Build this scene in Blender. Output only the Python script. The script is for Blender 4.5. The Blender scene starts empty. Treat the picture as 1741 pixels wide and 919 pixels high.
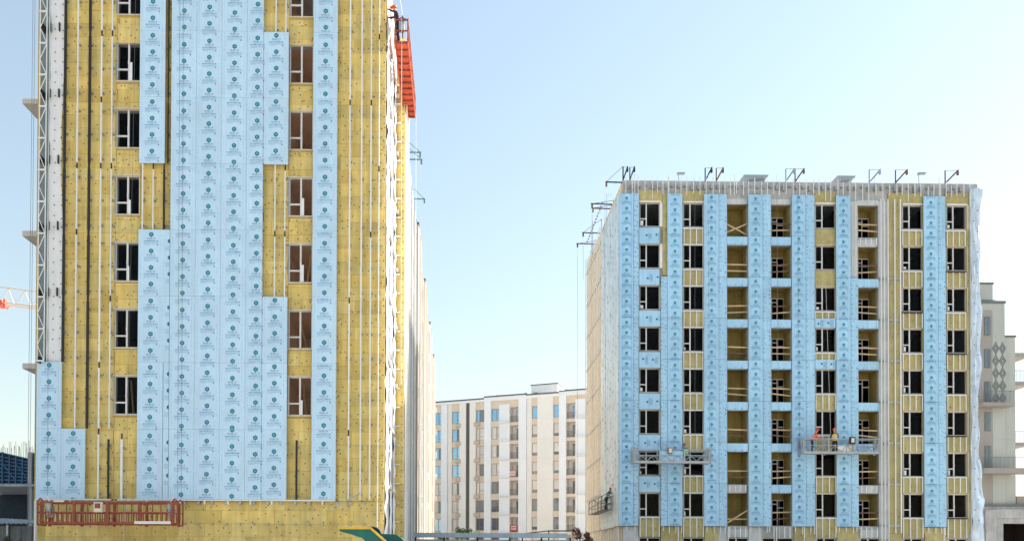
import bpy, math, random
from mathutils import Vector, Matrix, Euler, noise
random.seed(7)
R = math.radians
scene = bpy.context.scene
col = scene.collection

# ------------------------------------------------------------------ camera
W_PX, H_PX, F_PX, CX, CY = 1741.0, 919.0, 1406.0, 802.0, 948.0
cam_data = bpy.data.cameras.new('camera')
cam = bpy.data.objects.new('camera', cam_data); col.objects.link(cam)
cam_data.sensor_fit = 'HORIZONTAL'; cam_data.sensor_width = 36.0
cam_data.lens = 36.0 * F_PX / W_PX
cam_data.shift_x = (W_PX/2 - CX) / W_PX
cam_data.shift_y = (CY - H_PX/2) / W_PX
cam_data.clip_start = 0.1; cam_data.clip_end = 5000
CAM_ROT = Euler((R(90.7), 0, R(-0.9)), 'XYZ').to_matrix() @ Matrix.Rotation(0.003, 3, 'Z')
CAM_LOC = Vector((0, 0, 1.6))
cam.matrix_world = Matrix.Translation(CAM_LOC) @ CAM_ROT.to_4x4()
scene.camera = cam

# ------------------------------------------------------------------ sky, sun, exposure
SUN_EL = R(30); SUN_DIR = Vector((0.872, 0.489, 0)).normalized()
sun_vec = Vector((SUN_DIR.x*math.cos(SUN_EL), SUN_DIR.y*math.cos(SUN_EL), math.sin(SUN_EL)))
world = bpy.data.worlds.new('World'); scene.world = world; world.use_nodes = True
wn = world.node_tree; wn.nodes.clear()
wo = wn.nodes.new('ShaderNodeOutputWorld'); bg = wn.nodes.new('ShaderNodeBackground')
sky = wn.nodes.new('ShaderNodeTexSky'); sky.sky_type = 'NISHITA'; sky.sun_disc = False
sky.sun_elevation = SUN_EL
sky.sun_rotation = math.atan2(SUN_DIR.x, SUN_DIR.y)
sky.altitude = 0; sky.air_density = 1.75; sky.dust_density = 0.3; sky.ozone_density = 3.0
bg.inputs[1].default_value = 0.076
gmn = wn.nodes.new('ShaderNodeGamma'); gmn.inputs[1].default_value = 0.75   # thin even haze: softer, paler sky
wn.links.new(sky.outputs[0], gmn.inputs[0]); hsn = wn.nodes.new('ShaderNodeHueSaturation'); hsn.inputs['Saturation'].default_value = 0.87
wn.links.new(gmn.outputs[0], hsn.inputs['Color']); wn.links.new(hsn.outputs[0], bg.inputs[0]); wn.links.new(bg.outputs[0], wo.inputs[0])
sl = bpy.data.lights.new('sun', 'SUN'); sl.energy = 4.2; sl.angle = R(0.5); sl.color = (1.0, 0.93, 0.82)
sun = bpy.data.objects.new('sun', sl); col.objects.link(sun)
sun.rotation_euler = sun_vec.to_track_quat('Z', 'Y').to_euler()
scene.view_settings.view_transform = 'Standard'; scene.view_settings.look = 'None'
scene.view_settings.gamma = 1.0; scene.view_settings.use_curve_mapping = False
scene.view_settings.exposure = 2.05
scene.render.engine = 'CYCLES'
scene.cycles.max_bounces = 6; scene.cycles.diffuse_bounces = 4; scene.cycles.glossy_bounces = 3
scene.cycles.transparent_max_bounces = 8
scene.cycles.use_denoising = True

# ------------------------------------------------------------------ pixel -> place
def ray(px, py):
    return (CAM_ROT @ Vector(((px-CX)/F_PX, -(py-CY)/F_PX, -1.0)))
def PX(px, py, Y):
    d = ray(px, py); return CAM_LOC + d * ((Y-CAM_LOC.y)/d.y)
def fx(px, Y, py=450): return PX(px, py, Y).x
def fz(py, Y, px): return PX(px, py, Y).z

# ------------------------------------------------------------------ materials
def mat(name, c, rough=0.7, var=0.12, scale=3.0, rnd=0.0, bump=0.0, bscale=20.0, metal=0.0, streak=0.0, spec=0.4,
        hue=None, translucent=0.0):
    m = bpy.data.materials.new(name); m.use_nodes = True
    n = m.node_tree; b = n.nodes['Principled BSDF']; L = n.links.new
    b.inputs['Roughness'].default_value = rough; b.inputs['Metallic'].default_value = metal
    b.inputs['Specular IOR Level'].default_value = spec
    geo = n.nodes.new('ShaderNodeNewGeometry')
    mp = n.nodes.new('ShaderNodeMapping'); L(geo.outputs['Position'], mp.inputs['Vector'])
    nz = n.nodes.new('ShaderNodeTexNoise'); nz.inputs['Scale'].default_value = scale
    nz.inputs['Detail'].default_value = 5.0; nz.inputs['Roughness'].default_value = 0.65
    L(mp.outputs[0], nz.inputs['Vector'])
    cr = n.nodes.new('ShaderNodeMapRange'); cr.inputs[1].default_value = 0.3; cr.inputs[2].default_value = 0.7
    cr.inputs[3].default_value = 1-var; cr.inputs[4].default_value = 1+var; L(nz.outputs[0], cr.inputs[0])
    val = cr.outputs[0]
    if streak:
        mp2 = n.nodes.new('ShaderNodeMapping'); mp2.inputs['Scale'].default_value = (5, 5, 0.35)
        L(geo.outputs['Position'], mp2.inputs['Vector'])
        n2 = n.nodes.new('ShaderNodeTexNoise'); n2.inputs['Scale'].default_value = 1.2; n2.inputs['Detail'].default_value = 4
        L(mp2.outputs[0], n2.inputs['Vector'])
        c2 = n.nodes.new('ShaderNodeMapRange'); c2.inputs[1].default_value = 0.35; c2.inputs[2].default_value = 0.7
        c2.inputs[3].default_value = 1.0; c2.inputs[4].default_value = 1-streak; L(n2.outputs[0], c2.inputs[0])
        mu = n.nodes.new('ShaderNodeMath'); mu.operation = 'MULTIPLY'; L(val, mu.inputs[0]); L(c2.outputs[0], mu.inputs[1]); val = mu.outputs[0]
    base = None
    oi = None
    if rnd or hue:
        oi = n.nodes.new('ShaderNodeObjectInfo')
    if rnd:
        c3 = n.nodes.new('ShaderNodeMapRange'); c3.inputs[3].default_value = 1-rnd; c3.inputs[4].default_value = 1+rnd
        L(oi.outputs['Random'], c3.inputs[0])
        mu = n.nodes.new('ShaderNodeMath'); mu.operation = 'MULTIPLY'; L(val, mu.inputs[0]); L(c3.outputs[0], mu.inputs[1]); val = mu.outputs[0]
    rgb = n.nodes.new('ShaderNodeMix'); rgb.data_type = 'RGBA'; rgb.blend_type = 'MIX'
    rgb.inputs[6].default_value = (*c, 1); rgb.inputs[7].default_value = (*(hue or c), 1)
    if hue:
        fr = n.nodes.new('ShaderNodeMath'); fr.operation = 'FRACT'
        m7 = n.nodes.new('ShaderNodeMath'); m7.operation = 'MULTIPLY'; m7.inputs[1].default_value = 7.31
        L(oi.outputs['Random'], m7.inputs[0]); L(m7.outputs[0], fr.inputs[0]); L(fr.outputs[0], rgb.inputs[0])
    else:
        rgb.inputs[0].default_value = 0
    vm = n.nodes.new('ShaderNodeVectorMath'); vm.operation = 'SCALE'
    L(rgb.outputs[2], vm.inputs[0]); L(val, vm.inputs['Scale'])
    L(vm.outputs[0], b.inputs['Base Color'])
    if bump:
        nb = n.nodes.new('ShaderNodeTexNoise'); nb.inputs['Scale'].default_value = bscale; nb.inputs['Detail'].default_value = 4
        L(geo.outputs['Position'], nb.inputs['Vector'])
        bp = n.nodes.new('ShaderNodeBump'); bp.inputs['Strength'].default_value = bump; bp.inputs['Distance'].default_value = 0.02
        L(nb.outputs[0], bp.inputs['Height']); L(bp.outputs[0], b.inputs['Normal'])
    if translucent:
        tr = n.nodes.new('ShaderNodeBsdfTranslucent'); L(vm.outputs[0], tr.inputs[0])
        mx = n.nodes.new('ShaderNodeMixShader'); mx.inputs[0].default_value = translucent
        out = n.nodes['Material Output']
        L(b.outputs[0], mx.inputs[1]); L(tr.outputs[0], mx.inputs[2]); L(mx.outputs[0], out.inputs[0])
    return m

def pane_mat(name, tint, gloss):
    m = bpy.data.materials.new(name); m.use_nodes = True; n = m.node_tree
    n.nodes.remove(n.nodes['Principled BSDF'])
    t = n.nodes.new('ShaderNodeBsdfTransparent'); t.inputs[0].default_value = (*tint, 1)
    g = n.nodes.new('ShaderNodeBsdfGlossy'); g.inputs['Roughness'].default_value = 0.04
    x = n.nodes.new('ShaderNodeMixShader'); x.inputs[0].default_value = gloss
    n.links.new(t.outputs[0], x.inputs[1]); n.links.new(g.outputs[0], x.inputs[2])
    n.links.new(x.outputs[0], n.nodes['Material Output'].inputs[0])
    return m

M = {}
M['wool'] = mat('mineral_wool', (0.75, 0.56, 0.195), 0.95, 0.13, 1.3, 0.13, 0.8, 30, streak=0.2, spec=0.1, hue=(0.70, 0.56, 0.235))
M['wool_layer'] = mat('mineral_wool_layer', (0.50, 0.36, 0.12), 0.95, 0.12, 2.0, 0, 0.6, 40, streak=0.15, spec=0.1)
M['wool_olive'] = mat('mineral_wool_olive', (0.47, 0.41, 0.205), 0.95, 0.15, 1.6, 0.07, 0.5, 40, streak=0.15, spec=0.1)
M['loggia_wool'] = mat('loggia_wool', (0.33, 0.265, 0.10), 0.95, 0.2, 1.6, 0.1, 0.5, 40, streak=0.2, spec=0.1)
M['wool_pale'] = mat('pale_wool', (0.66, 0.56, 0.40), 0.95, 0.12, 1.2, 0, 0.5, 40, streak=0.2, spec=0.1)  # paler wool tone, used on the flank
M['panel'] = mat('pale_film_panel', (0.50, 0.70, 0.91), 0.38, 0.06, 0.8, 0.035, 0.35, 1.6, streak=0.08, spec=0.45)
M['panel_blue'] = mat('blue_film_panel', (0.36, 0.61, 0.85), 0.4, 0.09, 0.8, 0.06, 0.35, 1.6, streak=0.13, spec=0.45)
M['panel_side'] = mat('side_film_panel', (0.50, 0.60, 0.66), 0.30, 0.12, 0.7, 0.05, 0.3, 3, streak=0.25, spec=0.6)
M['teal'] = mat('teal_ink', (0.005, 0.16, 0.27), 0.5, 0.05)
M['teal_light'] = mat('teal_light_ink', (0.10, 0.42, 0.50), 0.5, 0.05)
M['ink_pale'] = mat('pale_blue_ink', (0.24, 0.43, 0.66), 0.5, 0.1)
M['ink_mid'] = mat('blue_ink', (0.05, 0.20, 0.37), 0.5, 0.1)
M['ink_dark'] = mat('dark_ink', (0.05, 0.12, 0.18), 0.5, 0.05)
M['ink_mid_b'] = mat('blue_ink_on_blue', (0.11, 0.30, 0.56), 0.5, 0.1)
M['white_steel'] = mat('white_painted_steel', (0.72, 0.74, 0.76), 0.4, 0.06, 2.0, 0.05)
M['dark_steel'] = mat('dark_steel', (0.018, 0.017, 0.016), 0.5, 0.2, 4)
M['grey_steel'] = mat('galvanised_steel', (0.38, 0.40, 0.42), 0.45, 0.2, 6, metal=0.5)
M['frame'] = mat('white_window_frame', (0.66, 0.66, 0.68), 0.4, 0.06, 3, 0.04)
M['frame_edge'] = mat('window_reveal_board', (0.60, 0.55, 0.44), 0.7, 0.1, 3)
M['concrete'] = mat('raw_concrete', (0.42, 0.43, 0.45), 0.9, 0.2, 1.1, 0, 0.4, 18, streak=0.2)
M['white_block'] = mat('white_block_wall', (0.55, 0.58, 0.62), 0.9, 0.12, 1.6, 0, 0.3, 10, streak=0.15)
M['interior'] = mat('shaded_plaster', (0.022, 0.015, 0.016), 0.9, 0.3, 0.8)  # shade of unlit rooms painted into the colour, keeps openings near black
M['interior_lit'] = mat('lit_plaster', (0.50, 0.35, 0.245), 0.9, 0.15, 0.8)  # lit copy of the room plaster, sunlit brown put into the colour
M['washer'] = mat('anchor_plastic', (0.055, 0.045, 0.03), 0.7, 0.2, 5)
M['film'] = mat('white_membrane', (0.86, 0.87, 0.92), 0.4, 0.05, 1.5, 0, 0.5, 4, translucent=0.1)
M['film_blue'] = mat('pale_blue_membrane', (0.62, 0.72, 0.84), 0.35, 0.1, 1.2, 0, 0.4, 3, translucent=0.3)
M['pane'] = pane_mat('clear_pane', (0.9, 0.9, 0.9), 0.005)
M['red'] = mat('red_painted_steel', (0.30, 0.065, 0.045), 0.6, 0.4, 7, 0.05, streak=0.2)
M['orange'] = mat('orange_painted_steel', (0.60, 0.10, 0.04), 0.6, 0.3, 7)
M['platform_grey'] = mat('platform_aluminium', (0.31, 0.35, 0.39), 0.45, 0.15, 5, metal=0.3)
M['cradle_dark'] = mat('weathered_cradle_steel', (0.16, 0.17, 0.18), 0.6, 0.2, 5)
M['wood'] = mat('raw_timber', (0.55, 0.40, 0.26), 0.85, 0.2, 3, 0.15)
M['rust'] = mat('rusty_steel', (0.17, 0.09, 0.065), 0.8, 0.3, 6, 0.2)
M['rope'] = mat('steel_rope', (0.16, 0.17, 0.19), 0.6, 0.1)
M['rope_white'] = mat('white_rope', (0.62, 0.62, 0.60), 0.8, 0.1)
M['box_white'] = mat('control_box_paint', (0.66, 0.62, 0.55), 0.5, 0.1)
M['ground'] = mat('packed_dirt', (0.42, 0.38, 0.32), 0.95, 0.25, 0.4, 0, 0.5, 8)
M['m_white'] = mat('white_facade_panel', (0.86, 0.88, 0.92), 0.6, 0.03, 0.3, 0.03, streak=0.05)
M['m_cream'] = mat('cream_facade_panel', (0.86, 0.83, 0.79), 0.6, 0.03, 0.3, 0.02, streak=0.05)
M['m_beige'] = mat('beige_facade_panel', (0.76, 0.64, 0.53), 0.7, 0.05, 0.5, 0.05)
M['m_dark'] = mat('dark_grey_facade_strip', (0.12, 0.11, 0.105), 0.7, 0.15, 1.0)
M['m_frame'] = mat('brown_window_frame', (0.22, 0.18, 0.15), 0.5, 0.1)
M['m_blue'] = mat('sky_reflection_glazing', (0.26, 0.42, 0.58), 0.06, 0.04, 0.5, 0.08, metal=0.75, spec=0.8)  # blue tint paints the sky's reflection into the upper panes
M['m_pale_reflect'] = mat('pale_reflection_glazing', (0.70, 0.66, 0.63), 0.25, 0.08, 1.0, 0.1, spec=0.6)  # pale colour painted in for white reflections in the lower panes, no curtains
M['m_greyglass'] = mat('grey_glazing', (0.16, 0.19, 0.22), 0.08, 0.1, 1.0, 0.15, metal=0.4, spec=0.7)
M['m_roof'] = mat('dark_roof_flashing', (0.11, 0.115, 0.13), 0.6, 0.1)
M['ac'] = mat('aircon_basket', (0.50, 0.43, 0.35), 0.6, 0.1)
M['banner'] = mat('red_banner', (0.60, 0.045, 0.06), 0.6, 0.05)
M['banner_faded'] = mat('faded_pink_banner', (0.66, 0.30, 0.29), 0.6, 0.08)
M['white_ink'] = mat('white_print', (0.8, 0.78, 0.76), 0.6, 0.02)
M['rr_wall'] = mat('grey_green_facade', (0.42, 0.445, 0.43), 0.7, 0.06, 0.4, 0.02, streak=0.08)
M['rr_taupe'] = mat('taupe_facade', (0.30, 0.28, 0.27), 0.7, 0.08, 0.6)
M['rr_dark'] = mat('charcoal_slat', (0.13, 0.15, 0.16), 0.6, 0.1)
M['formwork'] = mat('blue_formwork', (0.03, 0.13, 0.27), 0.5, 0.2, 3, 0.15)
M['formwork_dark'] = mat('dark_formwork_ply', (0.02, 0.035, 0.06), 0.8, 0.2)
M['shed'] = mat('grey_corrugated_sheet', (0.16, 0.16, 0.16), 0.6, 0.2, 1.5, streak=0.3)
M['shed_light'] = mat('light_corrugated_roof', (0.36, 0.39, 0.41), 0.5, 0.25, 2, streak=0.2)
M['net'] = mat('slate_debris_net', (0.16, 0.20, 0.23), 0.9, 0.2, 4)
M['crane_cream'] = mat('cream_crane_paint', (0.72, 0.55, 0.40), 0.5, 0.1)
M['crane_red'] = mat('red_crane_paint', (0.70, 0.10, 0.06), 0.5, 0.1)
M['green'] = mat('green_machine_paint', (0.005, 0.13, 0.12), 0.45, 0.15, 2, streak=0.15)
M['yellow'] = mat('yellow_edge_paint', (0.75, 0.42, 0.03), 0.5, 0.1, 3)
M['rubber'] = mat('black_rubber', (0.03, 0.035, 0.04), 0.8, 0.2)
M['canopy'] = mat('blue_grey_canopy_sheet', (0.38, 0.48, 0.57), 0.5, 0.1, 0.8, streak=0.15)
M['canopy_panel'] = mat('blue_hoarding', (0.34, 0.47, 0.60), 0.45, 0.1, 0.7, 0.05)
M['leaf'] = mat('red_brown_leaves', (0.12, 0.045, 0.03), 0.8, 0.3, 3, 0.2)
M['leaf_green'] = mat('dark_green_leaves', (0.05, 0.08, 0.03), 0.8, 0.3, 3, 0.2)
M['bark'] = mat('bark', (0.10, 0.07, 0.05), 0.9, 0.3, 8)
M['teal_steel'] = mat('teal_painted_boom', (0.10, 0.24, 0.27), 0.5, 0.15)
M['beige_pier'] = mat('pale_beige_cladding', (0.48, 0.405, 0.335), 0.6, 0.05, 0.4, 0.02, streak=0.06)
M['white_bright'] = mat('white_cladding', (0.48, 0.44, 0.385), 0.5, 0.06, 0.6, 0.03, streak=0.1)
M['skin'] = mat('skin', (0.42, 0.24, 0.17), 0.6, 0.05)
M['trousers'] = mat('dark_trousers', (0.02, 0.022, 0.03), 0.9, 0.1)
M['jacket_dark'] = mat('dark_jacket', (0.03, 0.03, 0.035), 0.9, 0.1)
M['vest_orange'] = mat('orange_vest', (0.85, 0.13, 0.03), 0.7, 0.1)
M['vest_yellow'] = mat('ochre_vest', (0.65, 0.38, 0.07), 0.7, 0.1)
M['vest_green'] = mat('green_vest', (0.16, 0.42, 0.12), 0.7, 0.1)
M['jacket_teal'] = mat('teal_jacket', (0.02, 0.16, 0.19), 0.8, 0.1)
M['helmet_orange'] = mat('orange_helmet', (0.85, 0.16, 0.03), 0.35, 0.02)
M['helmet_red'] = mat('red_helmet', (0.72, 0.06, 0.05), 0.35, 0.02)
M['helmet_blue'] = mat('blue_helmet', (0.06, 0.07, 0.42), 0.35, 0.02)
M['balcony'] = mat('balcony_concrete', (0.50, 0.47, 0.44), 0.8, 0.1, 1.0)

# ------------------------------------------------------------------ builders
WL = {}
def empty(name, loc=(0, 0, 0), label=None, cat=None, group=None, rotz=0.0):
    o = bpy.data.objects.new(name, None); col.objects.link(o); o.location = loc; o.rotation_euler = (0, 0, rotz)
    o.empty_display_size = 0.2
    WL[o.name] = Vector((0, 0, 0)) if rotz else Vector(loc)
    if label: tag(o, label, cat, group)
    return o
def tag(o, label=None, cat=None, group=None, kind=None):
    if label: o['label'] = label
    if cat: o['category'] = cat
    if group: o['group'] = group
    if kind: o['kind'] = kind
    return o
def link(name, me, parent=None, loc=(0, 0, 0)):
    o = bpy.data.objects.new(name, me); col.objects.link(o)
    loc = Vector(loc); WL[o.name] = loc
    if parent is not None:
        o.parent = parent; o.location = loc - WL[parent.name]
    else:
        o.location = loc
    return o
class MB:
    def __init__(s): s.v = []; s.f = []; s.m = []
    def poly(s, pts, mi=0):
        b = len(s.v); s.v += [tuple(p) for p in pts]; s.f.append(tuple(range(b, b+len(pts)))); s.m.append(mi); return s
    def box(s, x0, x1, y0, y1, z0, z1, mi=0):
        b = len(s.v)
        s.v += [(x0,y0,z0),(x1,y0,z0),(x1,y1,z0),(x0,y1,z0),(x0,y0,z1),(x1,y0,z1),(x1,y1,z1),(x0,y1,z1)]
        for q in ((0,3,2,1),(4,5,6,7),(0,1,5,4),(1,2,6,5),(2,3,7,6),(3,0,4,7)):
            s.f.append(tuple(b+i for i in q)); s.m.append(mi)
        return s
    def bar(s, p, q, w, h=None, mi=0, n=4):
        p, q = Vector(p), Vector(q); h = h or w; d = (q-p)
        if d.length < 1e-6: return s
        d.normalize()
        up = Vector((0, 0, 1)) if abs(d.z) < 0.95 else Vector((0, 1, 0))
        a = d.cross(up).normalized(); c = a.cross(d).normalized(); b0 = len(s.v)
        if n == 4: offs = [(-.5,-.5),(.5,-.5),(.5,.5),(-.5,.5)]
        else: offs = [(.5*math.cos(2*math.pi*i/n), .5*math.sin(2*math.pi*i/n)) for i in range(n)]
        for e in (p, q):
            for (i, j) in offs: s.v.append(tuple(e + a*i*w + c*j*h))
        for i in range(n):
            j = (i+1) % n; s.f.append((b0+i, b0+j, b0+n+j, b0+n+i)); s.m.append(mi)
        s.f.append(tuple(b0+i for i in reversed(range(n)))); s.m.append(mi)
        s.f.append(tuple(b0+n+i for i in range(n))); s.m.append(mi)
        return s
    def mesh(s, name, mats):
        me = bpy.data.meshes.new(name); me.from_pydata(s.v, [], s.f)
        for m_ in (mats if isinstance(mats, (list, tuple)) else [mats]): me.materials.append(m_)
        if any(s.m): me.polygons.foreach_set('material_index', s.m)
        me.update(); return me
    def build(s, name, mats, parent=None, origin=None):
        if not s.f: return None
        if origin is None: origin = WL[parent.name] if parent is not None else Vector(s.v[0])
        origin = Vector(origin)
        s.v = [(a-origin.x, b-origin.y, c-origin.z) for (a, b, c) in s.v]
        return link(name, s.mesh(name, mats), parent, origin)
_cache = {}
def pbox(name, parent, x0, x1, y0, y1, z0, z1, m):
    x0, x1 = min(x0, x1), max(x0, x1); y0, y1 = min(y0, y1), max(y0, y1); z0, z1 = min(z0, z1), max(z0, z1)
    w, d, h = round(x1-x0, 3), round(y1-y0, 3), round(z1-z0, 3)
    k = (w, d, h, m.name)
    if k not in _cache:
        _cache[k] = MB().box(-w/2, w/2, -d/2, d/2, -h/2, h/2).mesh(name, m)
    return link(name, _cache[k], parent, ((x0+x1)/2, (y0+y1)/2, (z0+z1)/2))

def wall_holes(mb, a0, a1, z0, z1, holes, f0, f1, axis='x', mi=0):
    """wall in the a-z plane between depth f0 and f1 with rectangular holes (a0,a1,z0,z1)"""
    A = sorted({a0, a1, *[min(max(h[i], a0), a1) for h in holes for i in (0, 1)]})
    Z = sorted({z0, z1, *[min(max(h[i], z0), z1) for h in holes for i in (2, 3)]})
    def pt(a, f, z): return (a, f, z) if axis == 'x' else (f, a, z)
    def solid(i, j):
        if i < 0 or j < 0 or i >= len(A)-1 or j >= len(Z)-1: return False
        ca, cz = (A[i]+A[i+1])/2, (Z[j]+Z[j+1])/2
        return not any(h[0] < ca < h[1] and h[2] < cz < h[3] for h in holes)
    for i in range(len(A)-1):
        for j in range(len(Z)-1):
            if not solid(i, j): continue
            p, q, u, v = A[i], A[i+1], Z[j], Z[j+1]
            mb.poly([pt(p,f0,u), pt(q,f0,u), pt(q,f0,v), pt(p,f0,v)], mi)
            mb.poly([pt(p,f1,u), pt(p,f1,v), pt(q,f1,v), pt(q,f1,u)], mi)
            if not solid(i-1, j): mb.poly([pt(p,f0,u), pt(p,f0,v), pt(p,f1,v), pt(p,f1,u)], mi)
            if not solid(i+1, j): mb.poly([pt(q,f0,u), pt(q,f1,u), pt(q,f1,v), pt(q,f0,v)], mi)
            if not solid(i, j-1): mb.poly([pt(p,f0,u), pt(p,f1,u), pt(q,f1,u), pt(q,f0,u)], mi)
            if not solid(i, j+1): mb.poly([pt(p,f0,v), pt(q,f0,v), pt(q,f1,v), pt(p,f1,v)], mi)
    return mb

def sheet(name, parent, m, fn, nu, nv, thick=0.006):
    mb = MB()
    P = [[Vector(fn(i/nu, j/nv)) for j in range(nv+1)] for i in range(nu+1)]
    n = (P[nu][0]-P[0][0]).cross(P[0][nv]-P[0][0]).normalized()*thick
    g = lambda i, j, s: i*(nv+1)+j + s*(nu+1)*(nv+1)
    mb.v = [tuple(P[i][j]) for i in range(nu+1) for j in range(nv+1)] + [tuple(P[i][j]-n) for i in range(nu+1) for j in range(nv+1)]
    for i in range(nu):
        for j in range(nv):
            mb.f.append((g(i,j,0), g(i+1,j,0), g(i+1,j+1,0), g(i,j+1,0))); mb.m.append(0)
            mb.f.append((g(i,j,1), g(i,j+1,1), g(i+1,j+1,1), g(i+1,j,1))); mb.m.append(0)
    for i in range(nu):
        for j in (0, nv): mb.f.append((g(i,j,0), g(i,j,1), g(i+1,j,1), g(i+1,j,0))); mb.m.append(0)
    for j in range(nv):
        for i in (0, nu): mb.f.append((g(i,j,0), g(i,j+1,0), g(i,j+1,1), g(i,j,1))); mb.m.append(0)
    o = mb.build(name, m, parent)
    for p in o.data.polygons: p.use_smooth = True
    return o

# ------------------------------------------------------------------ printed film on the cladding panels
def text_shape(body, size):
    cu = bpy.data.curves.new('word', 'FONT'); cu.body = body; cu.size = size; cu.align_x = 'CENTER'; cu.resolution_u = 1
    o = bpy.data.objects.new('word', cu); col.objects.link(o)
    dg = bpy.context.evaluated_depsgraph_get(); me = bpy.data.meshes.new_from_object(o.evaluated_get(dg))
    vs = [v.co.copy() for v in me.vertices]; fs = [tuple(p.vertices) for p in me.polygons]
    bpy.data.objects.remove(o); bpy.data.curves.remove(cu); bpy.data.meshes.remove(me)
    return vs, fs
WORD = text_shape('EMALUX', 0.105)
def add_word(mb, word, x, y, z, mi, sx=1.0):
    b = len(mb.v); mb.v += [(x+v.x*sx, y, z+v.y) for v in word[0]]
    for f in word[1]: mb.f.append(tuple(b+i for i in f)); mb.m.append(mi)
def hexagon(mb, x, y, z, r, mi):
    mb.poly([(x+r*math.cos(R(90-60*i)), y, z+r*math.sin(R(90-60*i))) for i in range(6)][::-1], mi)
def logo_block(mb, cx, zt, y, rng, lo, hi):
    """one repeat of the print (hexagon, word, lines of small type, square mark), cut where the sheet ends"""
    def q(x0, x1, z0, z1, mi, yy=y):
        z0, z1 = max(z0, lo), min(z1, hi)
        if z1-z0 > .004: mb.poly([(x0, yy, z0), (x1, yy, z0), (x1, yy, z1), (x0, yy, z1)], mi)
    def hx(zc, r, mi, yy):
        P = [(cx+r*math.cos(R(90+60*i)), yy, min(hi, max(lo, zc+r*math.sin(R(90+60*i))))) for i in range(6)]
        if zc-r < hi-.02 and zc+r > lo+.02: mb.poly(P, mi)
    hx(zt-0.11, 0.115, 0, y); hx(zt-0.105, 0.06, 3, y-.0015)
    q(cx-0.012, cx+0.012, zt-.13, zt-.07, 0, y-.003); q(cx-0.011, cx+0.011, zt-0.26, zt-0.20, 0)
    if lo < zt-.33 and zt-.24 < hi: add_word(mb, WORD, cx, y, zt-0.325, 1)
    for row, (hw, h) in enumerate(((0.17, 0.02), (0.33, 0.045), (0.33, 0.022), (0.32, 0.02), (0.10, 0.02))):
        z = zt - 0.375 - (0, 0.06, 0.115, 0.155, 0.20)[row]; x = cx - (hw if row < 4 else 0.31)
        end = cx + hw if row < 4 else cx - 0.05
        while x < end - 0.02:
            w = min(rng.uniform(0.03, 0.10), end - x)
            q(x, x+w, z, z+h, 2 if row != 1 else (2 if rng.random() < .6 else 4))
            x += w + rng.uniform(0.012, 0.02)
    q(cx+0.26, cx+0.31, zt-0.60, zt-0.55, 1)
_prints = {}
def panel_print(kind, w, h, phase, cxo=0.0):
    k = (kind, round(w, 2), round(h, 2), round(phase, 2), round(cxo, 2))
    if k in _prints: return _prints[k]
    rng = random.Random(str(k)); mb = MB(); y = -0.003
    if kind in ('logo', 'blue'):
        z = h/2 - phase + 0.75
        while z > -h/2 + 0.05:
            logo_block(mb, cxo, z, y, rng, -h/2+.01, h/2-.01); z -= 0.75
        for xs in (-w/2+0.10, w/2-0.16, w/2-0.03):
            z = h/2-0.05
            while z > -h/2+0.1:
                l = rng.uniform(0.05, 0.16)
                if rng.random() < .8: mb.poly([(xs, y, z-l), (xs+0.008, y, z-l), (xs+0.008, y, z), (xs, y, z)], 4 if rng.random() < .35 else 2)
                z -= l + rng.uniform(0.05, 0.12)
    elif kind == 'half':
        z = h/2 - phase
        while z - 0.62 > -h/2:
            c = w/2
            mb.poly([(c, y, z), (c, y, z-0.21), (c-0.091, y, z-0.158), (c-0.091, y, z-0.052)][::-1], 0)
            for q in range(4):
                mb.poly([(c-0.2, y, z-.36-q*.055), (c-.01, y, z-.36-q*.055), (c-.01, y, z-.34-q*.055), (c-.2, y, z-.34-q*.055)], 2)
            z -= 0.75
    elif kind == 'strip':
        z = h/2-0.1
        while z > -h/2+0.3:
            l = rng.uniform(0.05, 0.13)
            for q in range(rng.randint(1, 3)):
                x = rng.uniform(-w/2+0.03, w/2-0.12); zz = z - q*0.05
                mb.poly([(x, y, zz-0.03), (x+0.09, y, zz-0.03), (x+0.09, y, zz), (x, y, zz)], 2)
            if rng.random() < .75:
                x = -w/2+0.05; mb.poly([(x, y, z-l), (x+0.045, y, z-l), (x+0.045, y, z), (x, y, z)], 4)
            if rng.random() < .3: hexagon(mb, w/2-0.1, y, z-0.15, 0.05, 1)
            z -= rng.uniform(0.25, 0.42)
    elif kind == 'lying':      # the same print turned on its side for the spandrels
        x = -w/2 + 0.25 + phase
        while x < w/2 - 0.1:
            hexagon(mb, x, y, rng.uniform(-.08, .08), 0.085, 0)
            for q in range(5):
                xx = x + 0.14 + q*0.05
                if xx < w/2-0.05:
                    a = rng.uniform(.15, .36); mb.poly([(xx, y, -a), (xx+0.02, y, -a), (xx+0.02, y, a*.8), (xx, y, a*.8)], 2 if q % 2 else 4)
            x += 0.72
    elif kind == 'edge':       # narrow spandrels show only the lower fringe of the print
        x = -w/2+0.03
        while x < w/2-0.06:
            a = rng.uniform(0.05, 0.3)*h
            if rng.random() < .75: mb.poly([(x, y, -h/2+.02), (x+0.03, y, -h/2+.02), (x+0.03, y, -h/2+.02+a), (x, y, -h/2+.02+a)], rng.choice((1, 2, 2, 4)))
            x += rng.uniform(0.05, 0.14)
    pale = M['ink_pale'] if kind in ('logo', 'half') else M['ink_mid_b']
    mid = M['ink_dark'] if kind in ('logo', 'half') else M['ink_mid']
    me = mb.mesh('print', [M['teal'], mid, pale, M['teal_light'], M['ink_mid_b'] if kind == 'logo' else M['ink_mid']]) if mb.f else None
    _prints[k] = me
    return me
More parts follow.
